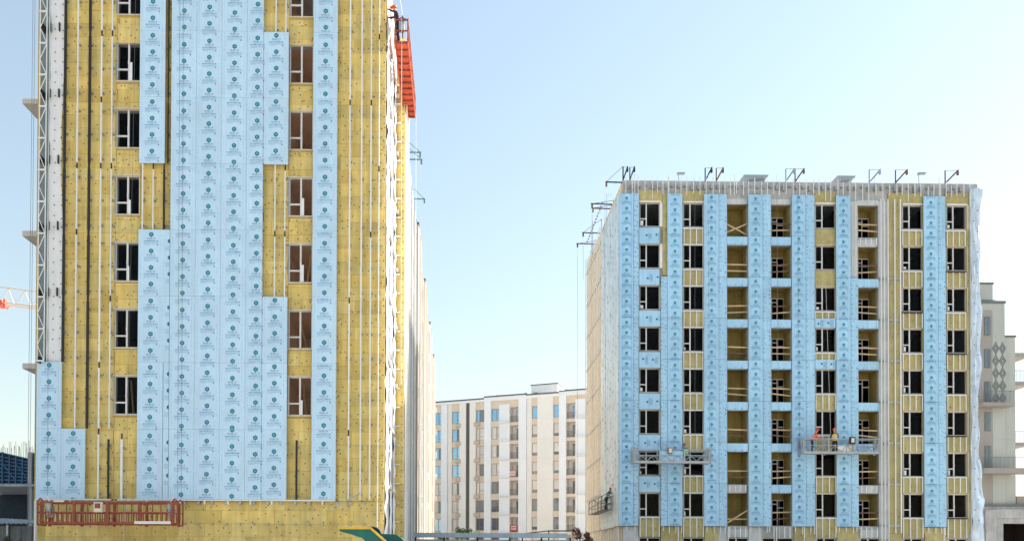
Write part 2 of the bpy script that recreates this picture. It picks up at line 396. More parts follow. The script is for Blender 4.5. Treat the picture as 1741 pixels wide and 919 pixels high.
def panel(parent, x0, x1, y0, z0, z1, m, kind, phase=0.3, thick=0.04, gap=None, cxo=0.0):
    gap = gap or (0.008 if kind in ('logo', 'half') else 0.022)
    p = pbox('cladding_panel', parent, x0+gap/2, x1-gap/2, y0, y0+thick, z0+gap/2, z1-gap/2, m)
    p.rotation_euler = (random.uniform(-1, 1)*0.0012, 0, random.uniform(-1, 1)*0.002)
    me = panel_print(kind, x1-x0, z1-z0, phase, cxo) if kind else None
    if me: link('print', me, p, WL[p.name] + Vector((0, -thick/2, 0)))['kind'] = 'stuff'
    return p

# ------------------------------------------------------------------ windows
_win = {}
def window(parent, x0, x1, y, z0, z1, mull=0.5, trans=0.31, fw=0.06, m=None, pane=True, name='window'):
    """frame with mullion and a low transom in the left light; y is the front of the frame"""
    w, h = x1-x0, z1-z0; m = m or M['frame']; k = (round(w,2), round(h,2), mull, trans, fw, m.name)
    d = 0.07
    if k not in _win:
        mb = MB(); a, b = -w/2, w/2; c, e = -h/2, h/2; mx = a + w*mull; tz = c + h*trans
        fo = fw*.6; mb.box(a, a+fo, 0, d, c, e).box(b-fo, b, 0, d, c, e).box(a+fo, b-fo, 0, d, c, c+fo).box(a+fo, b-fo, 0, d, e-fo, e)
        mb.box(mx-fw*.7, mx+fw*.7, -0.004, d, c+fo, e-fo)
        mb.box(a+fo, mx-fw*.7, 0.002, d, tz-fw*.6, tz+fw*.6)
        me = mb.mesh(name, m)
        hm = MB().box(mx-0.025, mx+0.025, -0.05, -0.004, -0.12, 0.06).mesh('handle', M['white_steel'])
        pm = MB().box(a+fo, b-fo, d*.5, d*.5+0.01, c+fo, e-fo).mesh('pane', M['pane'])
        _win[k] = (me, hm, pm)
    me, hm, pm = _win[k]
    c = Vector(((x0+x1)/2, y, (z0+z1)/2))
    o = link(name, me, parent, c)
    link('handle', hm, o, c)
    if pane: link('pane', pm, o, c)
    return o

def disc_field(name, parent, pts, m, r=0.03, n=6, axis='y'):
    mb = MB()
    for (x, y, z) in pts:
        for s, dd in ((0, 0.0),):
            if axis == 'y': mb.poly([(x+r*math.cos(2*math.pi*i/n), y, z+r*math.sin(2*math.pi*i/n)) for i in range(n)][::1], 0)
            else: mb.poly([(x, y+r*math.cos(2*math.pi*i/n), z+r*math.sin(2*math.pi*i/n)) for i in range(n)], 0)
    o = mb.build(name, m, parent)
    if o: o['kind'] = 'stuff'
    return o

# ================================================================== ground
gm = MB().poly([(-1500, -300, 0), (1500, -300, 0), (1500, 3000, 0), (-1500, 3000, 0)])
tag(gm.build('ground', M['ground'], None, (0, 0, 0)), 'bare packed dirt ground of the building site', 'ground', kind='structure')

# ================================================================== near apartment block (left)
YL, YW, YC = 37.5, 37.76, 37.92            # panel face, wool face, wall face
PL = 112.6
def lx(px, Y=YL): return fx(px, Y, 450)
def lz(py, Y=YL): return fz(py, Y, 350)
XL, XR = lx(64, YC), lx(655, YC)
ZTOP = lz(-86)
block = empty('apartment_block', ((XL+XR)/2, 60, 0),
              'tall unfinished block with yellow wool, pale printed panels and a red cradle at its foot', 'building')
def win_rows(Y): return [(lz(77+PL*(k-1)+66, Y), lz(77+PL*(k-1), Y)) for k in range(0, 7)]
WR = win_rows(YC)
winL = (lx(197.5, YC), lx(239, YC)); winR = (lx(491.5, YC), lx(532.5, YC))
holes = [(a[0], a[1], z0, z1) for a in (winL, winR) for (z0, z1) in WR]
# load-bearing wall
mb = MB(); wall_holes(mb, XL, XR, 0, ZTOP, holes, YC, YC+0.25)
mb.build('wall', M['concrete'], block)
mb = MB(); wall_holes(mb, XL, XR, 0.0, ZTOP-0.05, holes, YW+0.03, YC-0.003)
mb.build('insulation_layer', M['wool_layer'], block)
# rooms
mb = MB(); YB = YC+0.25
xm1, xm2, xm3 = lx(180), lx(300), lx(478)
for (z0, z1) in WR + [(lz(77+PL*6+66, YC), lz(77+PL*6, YC))]:
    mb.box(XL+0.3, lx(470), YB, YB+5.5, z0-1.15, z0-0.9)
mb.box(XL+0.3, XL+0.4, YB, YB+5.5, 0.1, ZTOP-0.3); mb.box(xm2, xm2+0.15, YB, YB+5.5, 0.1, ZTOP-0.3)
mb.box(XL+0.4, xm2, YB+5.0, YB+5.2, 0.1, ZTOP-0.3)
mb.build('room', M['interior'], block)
mb = MB()
for (z0, z1) in WR + [(lz(77+PL*6+66, YC), lz(77+PL*6, YC))]:
    mb.box(xm3, XR-0.3, YB, YB+5.0, z0-1.15, z0-0.9)
mb.box(xm3-0.15, xm3, YB, YB+5.0, 0.1, ZTOP-0.3)
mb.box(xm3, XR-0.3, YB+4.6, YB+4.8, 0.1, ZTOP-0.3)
mb.build('room', M['interior_lit'], block)
for a in (winL, winR):
    for (z0, z1) in WR:
        window(block, a[0]+0.02, a[1]-0.02, YW+0.05, z0+0.02, z1-0.02, 0.5, 0.31, 0.055)
        pbox('reveal_board', block, a[0]-0.06, a[1]+0.03, YW-0.02, YW+0.045, z1-0.018, z1+0.03, M['frame_edge'])
        pbox('sill', block, a[0]-0.02, a[1]+0.03, YW-0.015, YW+0.045, z0-0.035, z0+0.015, M['frame_edge'])
        pbox('reveal_board', block, a[0]-0.03, a[0]+0.012, YW-0.01, YW+0.045, z0+0.017, z1-0.02, M['grey_steel'])

for i, a in enumerate((winL, winR)):
    for k, (z0, z1) in enumerate(WR):
        xm = (a[0]+a[1])/2; r2 = random.Random(i*10+k)
        if r2.random() < .45: pbox('protective_tape', block, xm+.03, xm+.03+r2.uniform(.05, .14), YW+.035, YW+.042, z0+.05, z0+r2.uniform(.5, 1.0), M['film'])
        if r2.random() < .35: pbox('foam_bead', block, a[0]+.02, a[1]-.02, YW+.03, YW+.045, z0+.016, z0+.016+r2.uniform(.02, .06), M['frame_edge'])
        if r2.random() < .5: MB().bar((a[0]+r2.uniform(.3, .9), YC+1.2, z0-.8), (a[0]+r2.uniform(.2, 1.0), YC+1.3, z1+.2), .07).build('prop', M['wood'], block)
# wool boards: running bond of 1.2 x 0.6 m, cut to the places the cladding leaves open
def rowz(a, b, Y=YW): return (lz(b, Y), lz(a, Y))
seam = [-60, 53, 165.5, 278, 390.6, 503.2, 616, 729, 848]
zones = []
def zone(p0, p1, y0, y1):
    zones.append((lx(p0, YW), lx(p1, YW), lz(y1, YW), lz(y0, YW)))
zone(100, 196, -84, 850); zone(64, 100, 612, 850)
zone(241, 290, -60, 390)
zone(446, 490, -84, 55); zone(446, 490, 275, 506)
for k in range(-1, 6):
    yb, yt = 77+PL*(k-1)+66+1.5, 77+PL*k-1.5
    zone(196.5, 240.5, yb, yt); zone(490.5, 533, yb, yt)
zone(196.5, 240.5, 77+PL*5+67.5, 850); zone(446+40, 533, 77+PL*5+67.5, 850)
zone(570, 654, -84, 850)
zone(64, 654, 851, 935)
fast = []; bn = 0
BWID, BHEI = 1.2, 0.6
for r in range(int(ZTOP/BHEI)+1):
    zb = r*BHEI; off = (0.6 if r % 2 else 0.0) + random.uniform(-.12, .12)
    x = XL - off
    while x < XR:
        for (zx0, zx1, zz0, zz1) in zones:
            a, b = max(x, zx0), min(x+BWID, zx1); c, d = max(zb, zz0), min(zb+BHEI, zz1)
            if b-a > 0.07 and d-c > 0.07:
                j = random.uniform(-0.006, 0.006)
                pbox('insulation_board', block, round(a+.004, 2), round(b-.006, 2), YW+j, YW+0.027, c+.005, d-.004, M['wool']); bn += 1
                for (u, v) in ((.2, .25), (.75, .7), (.45, .5), (.95, .2)):
                    if random.random() < .72 and (b-a)*u > .04 and d-c > .15:
                        fast.append((a+(b-a)*min(.93, max(.07, u+random.uniform(-.09, .09))), YW-0.012, c+(d-c)*(v+random.uniform(-.15, .15))))
        x += BWID
disc_field('anchor_washers', block, fast, M['washer'], 0.029)

# cladding panels by storey
def lpanel(p0, p1, rows, phase, kind='logo', m=None, cxo=0.0):
    for r in rows:
        panel(block, lx(p0), lx(p1), YL, lz(seam[r+1]), lz(seam[r]), m or M['panel'], kind, phase + (0.0 if r < 7 else 0.08), cxo=cxo)
allr = range(8)
lpanel(235, 278.5, (0, 1, 2, 4, 5, 6, 7), 0.12)
lpanel(275.5, 288.5, (4, 5), 0.42, 'half'); lpanel(279, 288.5, (6, 7), 0.42, 'half')
lpanel(289, 332, allr, 0.52); lpanel(332, 375, allr, 0.34); lpanel(375, 418, allr, 0.58)
lpanel(418, 446, allr, 0.18, cxo=0.10); lpanel(446.3, 489, (1, 2, 5, 6, 7), 0.05)
lpanel(531, 572.5, allr, 0.45)
lpanel(64, 106.5, (6, 7), 0.05); lpanel(106.5, 147.5, (7,), 0.03)
# guide rails, one length a storey with an open joint, on brackets
brk = []
def rail(px, rows, m, w=0.06, dz=0.0, ys=None):
    x = lx(px, YL+0.09)
    spans = [(lz(seam[r+1], YL), lz(seam[r], YL)) for r in rows] if ys is None else [(lz(ys[1], YL), lz(ys[0], YL))]
    for (z0, z1) in spans:
        closed = random.random() < (.65 if px > 580 else .3)
        pbox('guide_rail', block, x-w/2, x+w/2, YL+0.06, YL+0.12, z0+0.02, z1+.012 if closed else z1-0.25+dz, m)
        if closed: pass
        elif m is M['white_steel']: pbox('rail_joint', block, x-0.028, x+0.028, YL+0.075, YL+0.11, z1-0.25+dz, z1+0.02, M['dark_steel'])
        elif ys is None: pbox('rail_joint', block, x-w/2+.01, x+w/2-.01, YL+0.07, YL+0.11, z1-0.25+dz, z1+0.02, M['dark_steel'])
        for zz in (z0+0.25, z0+1.4, z0+2.45):
            if zz < z1: brk.append((x, zz))
Wt, Dk = M['white_steel'], M['dark_steel']
rail(108, range(0, 6), Dk, 0.11); rail(129.5, range(0, 7), Wt, 0.06); rail(150, range(0, 7), Dk, 0.11)
rail(170, range(0, 8), Wt, 0.065); rail(188, range(0, 7), Wt, 0.05); rail(187, (), Dk, 0.08, ys=(737, 848)); rail(209.5, (), Wt, 0.1, ys=(737, 852))
rail(241.5, (3,), Wt, 0.05); rail(259.5, (3,), Wt, 0.05); rail(278, (3,), Dk, 0.08); rail(284, (0, 1, 2), Dk, 0.05)
rail(467, (0, 3, 4), Wt, 0.05); rail(484, (0, 3, 4), Wt, 0.05); rail(506, (), Dk, 0.085, ys=(737, 850))
for p in (594, 614, 630): rail(p, range(0, 8), Wt, 0.065)
rail(643.5, range(0, 8), Wt, 0.045); pbox('guide_rail', block, lx(642), lx(643.6), YL+.06, YL+.12, 0.2, lz(849), Wt)
mb = MB()
for (x, z) in brk:
    mb.box(x-0.03, x+0.03, YL+0.12, YW+0.02, z-0.05, z+0.05); mb.box(x+0.02, x+0.09, YW-0.03, YW+0.0, z-0.04, z+0.04)
o = mb.build('bracket_row', M['grey_steel'], block); o['kind'] = 'stuff'
# drip edge above the ground storey with its stub rails
z = lz(849); pbox('drip_edge', block, lx(64), lx(191), YL-0.03, YL+0.12, z-0.035, z+0.02, Wt); pbox('drip_edge', block, lx(203), lx(571), YL-0.03, YL+0.12, z-0.035, z+0.02, Wt)
for p in (86, 122, 252, 390, 428, 464, 550, 308, 350): pbox('stub_rail', block, lx(p)-.035, lx(p)+.035, YL+.02, YL+.08, z-0.2, z-0.037, Wt)
mb = MB()
for i in range(24):
    x = lx(80+i*23.5); mb.box(x-.06, x+.06, YL+.12, YW, z-.19, z-.05)
    mb.box(x-.05, x+.03, YL+.1, YW, lz(889)-.06, lz(889)+.03)
o = mb.build('bracket_row', M['grey_steel'], block); o['kind'] = 'stuff'
pbox('corner_trim', block, lx(62.5), lx(65), YL-.02, YL+.15, 0.1, z-0.04, Wt)
# membrane on the left corner
def film_l(u, v):
    return (lx(78)+(lx(102+3*math.sin(v*9)*(1 if u > .9 else 0))-lx(78))*u, YW-0.06+0.05*noise.noise((u*3, v*22, 1.7))+0.03*noise.noise((u*7, v*60, 4)), lz(617)+(ZTOP-lz(617))*v)
sheet('membrane', block, M['film'], film_l, 10, 120)
pts = [(lx(q)+random.uniform(-.03, .03), YW-0.10, lz(10+k*18.9+random.uniform(-4, 4))) for q in (88, 100) for k in range(32)]
disc_field('anchor_washers', block, pts, M['dark_steel'], 0.03)
for k in range(5):
    for q in (79.5, 95): pbox('clip', block, lx(q)-.025, lx(q)+.025, YW-.16, YW-.08, lz(seam[k+1]), lz(seam[k+1])+.38, M['dark_steel'])
# balconies on the left flank
for (t, b) in ((168, 176), (392, 401), (617, 626), (-56, -48)):
    x0 = fx(38, 38.4, t); zt, zb = fz(t, 38.4, 50), fz(b, 38.4, 50)
    pbox('balcony_slab', block, x0, XL-0.01, 38.4, 42.6, zb, zt, M['balcony'])
pbox('flank_wall', block, XL, XL+0.25, YC+0.26, 47, 0, ZTOP, M['concrete'])
sheet('debris_net', block, M['net'], lambda u, v: (lx(62.5)+(lx(77.5)-lx(62.5))*u, YW-.06+.03*math.sin(v*40+u*3), lz(613)+(ZTOP-lz(613))*v), 3, 60)

# ---- right flank of the near block (runs away from the camera)
YF = 118.0
floorz = [(z0, z1) for (z0, z1) in WR] + [(WR[-1][0]-3.0, WR[-1][1]-3.0)]
def flank_holes(ys): return [(a, b, z0, z1) for (a, b) in ys for (z0, z1) in floorz]
h1 = flank_holes([(39.1, 40.2), (41.0, 42.2)])
mb = MB(); wall_holes(mb, YC+0.26, 51, 0, ZTOP, h1, XR-0.25, XR, 'y'); mb.build('flank_wall', M['white_block'], block)
XQ = XR-0.38
ys3 = [(52.4, 53.6), (55.0, 56.4), (58.8, 60.0), (62.0, 63.4), (65.2, 66.4), (74.5, 76), (77.5, 79), (87, 88.5), (91, 92.5), (101, 103), (105, 107)]
mb = MB(); wall_holes(mb, 51, YF, 0, ZTOP, flank_holes(ys3), XQ-0.25, XQ, 'y'); mb.build('flank_wall', M['white_bright'], block)
mb = MB(); mb.box(XQ-1.6, XQ-1.4, 51, YF-.1, 0.1, ZTOP-.3)
mb.build('room', M['interior'], block)
pbox('roof', block, XL+.26, XR-.26, YC+.26, 51, ZTOP-.3, ZTOP-.1, M['concrete']); pbox('roof', block, XL+.26, XQ-.26, 51.01, YF, ZTOP-.3, ZTOP-.1, M['concrete'])
pbox('rear_wall', block, XL, XQ, YF, YF+.3, 0, ZTOP, M['white_bright']); pbox('flank_wall', block, XL, XL+.25, 47.01, YF, 0, ZTOP, M['concrete'])
for (a, b) in ((39.1, 40.2), (41.0, 42.2)):
    for (z0, z1) in floorz:
        mb = MB(); x = XR-0.02
        mb.box(x, x+.06, a, a+.07, z0, z1).box(x, x+.06, b-.07, b, z0, z1).box(x, x+.06, a+.07, b-.07, z1-.07, z1).box(x, x+.06, a+.07, b-.07, z0, z0+.07).box(x, x+.06, (a+b)/2-.03, (a+b)/2+.03, z0+.07, z1-.07)
        mb.build('window', M['frame'], block)
for (a, b) in ys3:
    for (z0, z1) in floorz:
        mb = MB(); x = XQ-.02
        mb.box(x, x+.06, a, a+.08, z0, z1).box(x, x+.06, b-.08, b, z0, z1).box(x, x+.06, a+.08, b-.08, z1-.08, z1).box(x, x+.06, a+.08, b-.08, z0, z0+.08)
        mb.build('window', M['m_frame'], block)
# torn white membrane on the corner bay
def film_r(y0, y1, sd):
    def f(u, v):
        w = 0.12*noise.noise((v*45, sd, .3))*u + 0.10*noise.noise((v*130, sd+5, .3))*u
        return (XR+0.06+0.10*noise.noise((u*3, v*50, sd))+0.05*noise.noise((u*6, v*160, sd+9)), y0+(y1-y0)*u+w, 0.6+(ZTOP-0.8)*v)
    return f
sheet('membrane', block, M['film'], film_r(37.95, 39.0, 0), 6, 160); sheet('membrane', block, M['film'], film_r(40.3, 40.9, 2), 4, 160)
sheet('membrane', block, M['film'], film_r(42.35, 43.3, 4), 5, 160)
for (z0, z1) in floorz:
    pbox('flank_sill', block, XR+.01, XR+.13, 38.6, 42.9, z0-.16, z0-.05, M['white_bright'])
    pbox('flank_bracket', block, XR+.005, XR+.2, 43.2, 43.4, z0-.55, z0-.35, M['white_bright'])
BX = XR+.52; BY0, BY1 = 43.5, 45.7
bh = flank_holes([(43.95, 44.45), (44.75, 45.25)])
mb = MB(); wall_holes(mb, BY0+.16, BY1, 0, ZTOP-.1, bh, BX-.2, BX, 'y'); mb.build('bay_wall', M['white_bright'], block)
pbox('bay_wall', block, XR+.002, BX-.2, BY1-.2, BY1, 0, ZTOP-.1, M['white_bright']); pbox('bay_room', block, XR+.004, XR+.1, BY0+.17, BY1-.21, 0.1, ZTOP-.3, M['interior'])
k = 0
while k*.6 < ZTOP-.2:
    pbox('insulation_board', block, XR+.002, BX, BY0+random.uniform(-.006, .006), BY0+.155, k*.6+.003, min(ZTOP-.1, (k+1)*.6)-.003, M['wool']); k += 1
pts = [(XR+q+random.uniform(-.03, .03), BY0-.012, 0.4+k*0.40+random.uniform(-.08, .08)) for q in (.40, .12) for k in range(70) if q > .3 or k % 3 == 0]
disc_field('anchor_washers', block, pts, M['washer'], 0.032)
for k in range(27): pbox('flank_bracket', block, XR+.01, XR+.30, BY0-.16, BY0-.02, 1.0+k*1.0, 1.06+k*1.0, Wt)
for y in (43.55, 44.6, 45.4): pbox('guide_rail', block, BX+.05, BX+.11, y, y+.06, 0.3, ZTOP+.3, Wt)
for y in (46.5, 48.9, 50.8): pbox('guide_rail', block, XR+.05, XR+.11, y, y+.06, 0.3, ZTOP+.4, Wt)
for i, y in enumerate([51.6, 52.1, 54.2, 57, 57.6, 58.3, 60.8, 61.4, 64, 64.6, 66.9, 74, 76.6, 79.4, 80, 86.5, 89.3, 90.2, 93.2, 94, 100, 104, 108]):
    pbox('guide_rail', block, XQ+.08, XQ+.2, y, y+.08, 0.3, ZTOP+random.uniform(-.1, .5), Wt)
for (a, b) in ((67.6, 73.2), (80.8, 85.2), (95, 99.5), (109.5, 114)):
    pbox('cladding_pier', block, XQ+.002, XR+.02, a, b, 0, ZTOP+.12, M['beige_pier'])
    pbox('coping', block, XQ-.2, XR+.1, a-.05, b+.05, ZTOP+.122, ZTOP+.24, M['m_roof'])
    for q in (a+1.4, a+2.9): pbox('panel_joint_strip', block, XR+.022, XR+.035, q, q+.06, 0.3, ZTOP, M['white_steel'])
for i in range(58):
    y = 46.4+i*1.17
    pbox('guide_rail', block, XQ+.22 if y > 51 else XR+.12, (XQ+.30) if y > 51 else XR+.2, y, y+.06, 0.3, ZTOP+random.uniform(-.3, .5), Wt if i % 3 else M['grey_steel'])
for (a, b) in ((67.6, 73.2), (80.8, 85.2), (95, 99.5), (109.5, 114)):
    for k in range(5): pbox('guide_rail', block, XR+.06, XR+.14, a+.3+k*1.0, a+.37+k*1.0, 0.3, ZTOP+.1, (Wt, M['m_beige'], M['grey_steel'])[k % 3])
def basket(y, z, s=.75):
    mb = MB(); x0, x1, y0, y1, z0, z1 = XR+.03, XR+.38, y, y+1.0*s, z, z+.75*s
    for (a, b) in ((x0, y0), (x1, y0), (x0, y1), (x1, y1)): mb.box(a-.02, a+.02, b-.02, b+.02, z0, z1)
    for zz in (z0, (z0+z1)/2, z1):
        for b in (y0, y1): mb.box(x0, x1, b-.018, b+.018, zz-.018, zz+.018)
        mb.box(x1-.018, x1+.018, y0, y1, zz-.018, zz+.018)
    mb.build('aircon_basket', M['white_steel'], block)
for k in range(8):
    for y in (68.6, 83.2, 97, 111): basket(y, 4.0+k*3.0+ (0.6 if y > 80 else 0))

# ================================================================== lattice mast at the left corner
xa, xb = fx(66.5, 37.3), fx(78, 37.3); zb, zt = fz(614, 37.3, 70), ZTOP+0.6
mast = empty('lattice_mast', ((xa+xb)/2, 37.3, zb), 'white lattice hoist mast running up beside the torn membrane on the corner', 'mast')
for (x, y) in ((xa, 37.2), (xb, 37.2), ((xa+xb)/2+.1, 37.55)):
    mb = MB().bar((x, y, zb), (x, y, zt), 0.045, mi=0, n=8); mb.build('chord', M['white_steel'], mast)
st = 1.43; k = 0
while zb + k*st < zt-st:
    z0 = zb+k*st
    MB().bar((xa, 37.2, z0+st/2), (xb, 37.2, z0), 0.035, n=6).build('brace', M['white_steel'], mast)
    MB().bar((xa, 37.2, z0+st/2), (xb, 37.2, z0+st), 0.035, n=6).build('brace', M['white_steel'], mast)
    MB().bar((xa-.02, 37.17, z0), (xb+.02, 37.17, z0), 0.06).build('rung', M['white_steel'], mast)
    k += 1
for k in range(6): pbox('wall_tie', mast, xa-.03, xa+.03, 37.25, 38.2, lz(seam[k+1])-.1, lz(seam[k+1])+.2, M['dark_steel'])

# ================================================================== ropes
def rope(p, q, r, m, label, group, name='suspension_rope'):
    o = MB().bar(p, q, r*2, n=6).build(name, m, None, p); tag(o, label, 'rope', group); return o
YP = 36.2
for q, wh in ((52, 'outer '), (55.5, 'inner ')): rope((fx(q, YP), YP, ZTOP+1.5), (fx(q-1.5, YP), YP, 0.5), 0.010, M['rope'], wh+'one of two thin ropes hanging free past the lattice mast', 'free ropes at the corner')
for q, wh in ((75, 'at its mast end'), (306, 'at its far end'), (300, 'inside its far end')): rope((fx(q-2 if q > 100 else q, YP, 850), YP+.3, lz(850)), (fx(q, YP, 0), YP+.4, ZTOP+1.5), 0.008, M['rope'], 'thin steel rope carrying the red cradle '+wh, 'ropes of the red cradle')
rope((fx(211.5, YP, 850), YP+.2, lz(862)), (fx(220, YP, 0), YP+.8, ZTOP+1.5), 0.006, M['rope'], 'thin safety line in front of the dark windows above the red cradle', None)
rope((fx(212, YP, 860), YP-.05, lz(862)), (fx(211.5, YP, 919), YP-.05, 0.3), 0.010, M['rope_white'], 'pale rope trailing from the red cradle to the ground', None)

# ================================================================== hanging cradles
def truss_side(root, x0, x1, y, z0, z1, m, bays, w=0.05, mesh_bays=()):
    pbox('bottom_rail', root, x0, x1, y-w/2, y+w/2, z0-.06, z0+.05, m)
    pbox('top_rail', root, x0, x1, y-w/2, y+w/2, z1-.03, z1+.03, m)
    zm = z0+(z1-z0)*.52
    pbox('middle_rail', root, x0, x1, y-w/2+.004, y+w/2-.004, zm-.025, zm+.025, m)
    bw = (x1-x0)/bays
    for b in range(bays+1):
        x = x0+b*bw; pbox('post', root, x-.05, x+.05, y-w/2-.01, y+w/2+.01, z0-.12, z1+.031, m)
# red cradle on the near block
x0, x1 = fx(66, YP-.4, 870), fx(299, YP-.4, 870); z0, z1 = fz(888, YP-.4, 180), fz(853, YP-.4, 180)
red = empty('hanging_cradle', ((x0+x1)/2, YP, z0), 'long red steel hanging cradle under the panels at the foot of the near block', 'cradle')
for y in (YP-.4, YP+.35):
    truss_side(red, x0+.1, x1-.12, y, z0, z1, M['red'], 4, 0.055)
    n = 27
    for i in range(n):
        x = x0+.1+(x1-x0-.22)*(i+.5)/n; zm = z0+(z1-z0)*.52; tall = i % 3 == 0
        pbox('upright', red, x-.018, x+.018, y-.015, y+.015, z0+.05, (z1-.03) if tall else zm-.026, M['red'])
pbox('deck', red, x0+.15, x1-.17, YP-.37, YP+.32, z0-.02, z0+.03, M['red'])
pbox('kick_plate', red, x0+(x1-x0)*.70, x1-.2, YP-.46, YP-.435, z0-.04, z0+.08, M['white_steel'])
for s, x in ((-1, x0+.04), (1, x1-.04)):
    mb = MB(); xo = x+s*.10
    for y in (YP-.38, YP+.33): mb.bar((xo, y, z0-.1), (xo, y, z1+.05), 0.05); mb.bar((xo, y, z1+.05), (xo-s*.12, y, z1+.17), 0.05); mb.bar((xo-s*.12, y, z1+.17), (xo-s*.25, y, z1+.02), 0.05)
    mb.bar((xo, YP-.38, z0+.45), (xo, YP+.33, z0+.45), .05); mb.bar((xo, YP-.38, z0-.08), (xo, YP+.33, z0-.08), .06)
    mb.build('end_frame', M['red'], red)
    hx = x - s*.28
    mb = MB().bar((hx, YP-.2, z0+.35), (hx, YP-.2, z0+.62), 0.2, n=10).bar((hx, YP-.2, z0+.62), (hx, YP-.2, z0+.85), 0.27, n=10).box(hx-.12, hx+.12, YP-.1, YP+.1, z0+.25, z0+.7)
    mb.build('hoist_motor', M['grey_steel'] if s < 0 else M['platform_grey'], red)
    mb = MB().bar((hx, YP-.1, z1+.0), (hx+.1*s, YP-.1, z1+.28), 0.09, n=8); mb.build('rope_guide', M['white_steel'], red)
bx_ = fx(168, YP-.5, 865)
cb = pbox('control_box', red, bx_-.17, bx_+.17, YP-.62, YP-.47, z0+.45, z1-.01, M['box_white'])
pbox('lid', red, bx_-.12, bx_+.11, YP-.635, YP-.622, z0+.62, z1-.06, M['red']); pbox('lid', red, bx_-.13, bx_+.13, YP-.633, YP-.622, z0+.5, z0+.58, M['m_beige'])
pbox('lamp_bar', red, x0+.65, x0+1.1, YP-.5, YP-.44, z1+.0, z1+.07, M['box_white'])
rng = random.Random(3)
mb = MB(); px_ = fx(183, YP-.45, 880)
for i in range(14):
    a = i*.9; mb.bar((px_+.35*math.cos(a)*(1+.1*i/14), YP-.3, z0+.12+.09*math.sin(a)), (px_+.35*math.cos(a+.9), YP-.3, z0+.12+.09*math.sin(a+.9)), .02, n=5)
mb.build('cable_coil', M['rubber'], red)

# loose steel profile leaning across the foot of the facade
p, q = PX(566, 862, 37.3), PX(612, 838, 37.3)
o = MB().bar(p, q, 0.10, 0.05).build('steel_profile', M['grey_steel'], None, p)
tag(o, 'loose grey steel profile tied slantwise across the wool near the corner', 'profile')

# orange cradle along the right flank, seen from below
ya, yb = 38.3, 44.7
xo = fx(682, 38.5, 60); zo = fz(76, 38.5, 682)
orc = empty('hanging_cradle', (xo, ya, zo), 'orange ribbed hanging cradle high on the flank of the near block, worker aboard', 'cradle')
xo0, xo1 = fx(671.5, ya, 76), fx(693.5, ya, 76)
pbox('deck', orc, xo0+.03, xo1-.03, ya, yb, zo, zo+.04, M['orange'])
for k in range(13): pbox('deck_rib', orc, xo0+.03, xo1-.03, ya+k*(yb-ya-.06)/12, ya+k*(yb-ya-.06)/12+.06, zo-.07, zo-.002, M['red'])
for x in (xo0, xo1):
    for zz in (zo-.03, zo+.55, zo+1.05): pbox('side_rail', orc, x-.03, x+.03, ya-.05, yb+.05, zz-.03, zz+.03, M['orange'] if zz < zo+.1 else M['red'])
    for k in range(7): pbox('post', orc, x-.025, x+.025, ya+k*(yb-ya)/6-.025, ya+k*(yb-ya)/6+.025, zo+.0, zo+1.08, M['red'])
for y in (ya-.03, yb+.03):
    mb = MB()
    for zz in (zo+.5, zo+1.0): mb.bar((xo0, y, zz), (xo1, y, zz), .05)
    mb.bar((xo0, y, zo), (xo0, y, zo+1.0), .06); mb.bar((xo1, y, zo), (xo1, y, zo+1.0), .06); mb.bar((xo0+.1, y, zo+1.0), ((xo0+xo1)/2, y, zo+1.12), .04); mb.bar(((xo0+xo1)/2, y, zo+1.12), (xo1, y, zo+1.0), .04)
    mb.build('end_rail', M['red'], orc)
pbox('control_box', orc, xo0+.18, xo0+.42, ya-.02, ya+.2, zo+.55, zo+.98, M['platform_grey'])
mb = MB().bar(((xo0+xo1)/2+.05, ya+.05, zo+.2), ((xo0+xo1)/2+.05, ya+.05, zo+1.25), .05); mb.build('hoist_post', M['dark_steel'], orc)
rope(((xo0+xo1)/2+.05, ya+.06, zo+1.25), (XR+.1, ya-.2, ZTOP+1.4), 0.015, M['rope_white'], 'pale rope rising from the orange cradle to the roof', None)
rope((xo0+.32, ya-.1, zo+1.0), (xo0+.36, ya-.1, zo-16), 0.010, M['rope_white'], 'pale tail rope hanging down below the orange cradle along the flank', None)
rope((xo1+.05, yb, zo), (xo1+.08, yb, zo-13), 0.010, M['rope_white'], 'pale rope dropping from the far end of the orange cradle', None)

# roof booms
def boom(base, direction, length, m_arm, m_post, label, group, drop=0.0, up=1.2, low=1.0):
    b = Vector(base); d = Vector(direction).normalized(); e = empty('roof_boom', b, label, 'boom', group)
    MB().bar(b-d*.3+Vector((0, 0, -low)), b-d*.3+Vector((0, 0, up)), .07).build('post', m_post, e)
    MB().bar(b-d*1.0, b+d*length, .075).build('beam', m_arm, e)
    MB().bar(b-d*.3+Vector((0, 0, up)), b+d*length*.95, .03).build('stay', M['rope'], e)
    s = b+d*length*.93
    MB().box(s.x-.06, s.x+.06, s.y-.06, s.y+.06, s.z-.32, s.z-.06).build('pulley', m_post, e)
    if drop: MB().bar(s+Vector((0, 0, -.3)), s+Vector((0, 0, -drop)), .025, n=5).build('hoist_line', M['rope'], e)
    return e
for i, (py, Y, w) in enumerate(((259, 55.5, ' nearer the orange cradle'), (271, 57.3, ' between two others'), (338, 64.5, ' by the pale pier'))):
    boom((XR-.1, Y, fz(py, Y, 700)), (1, 0, 0), 0.9 if i < 2 else .8, M['teal_steel'], M['teal_steel'], 'teal roof boom jutting over the flank'+w, 'roof booms of the near block', 2.0+i, 1.0, .6)

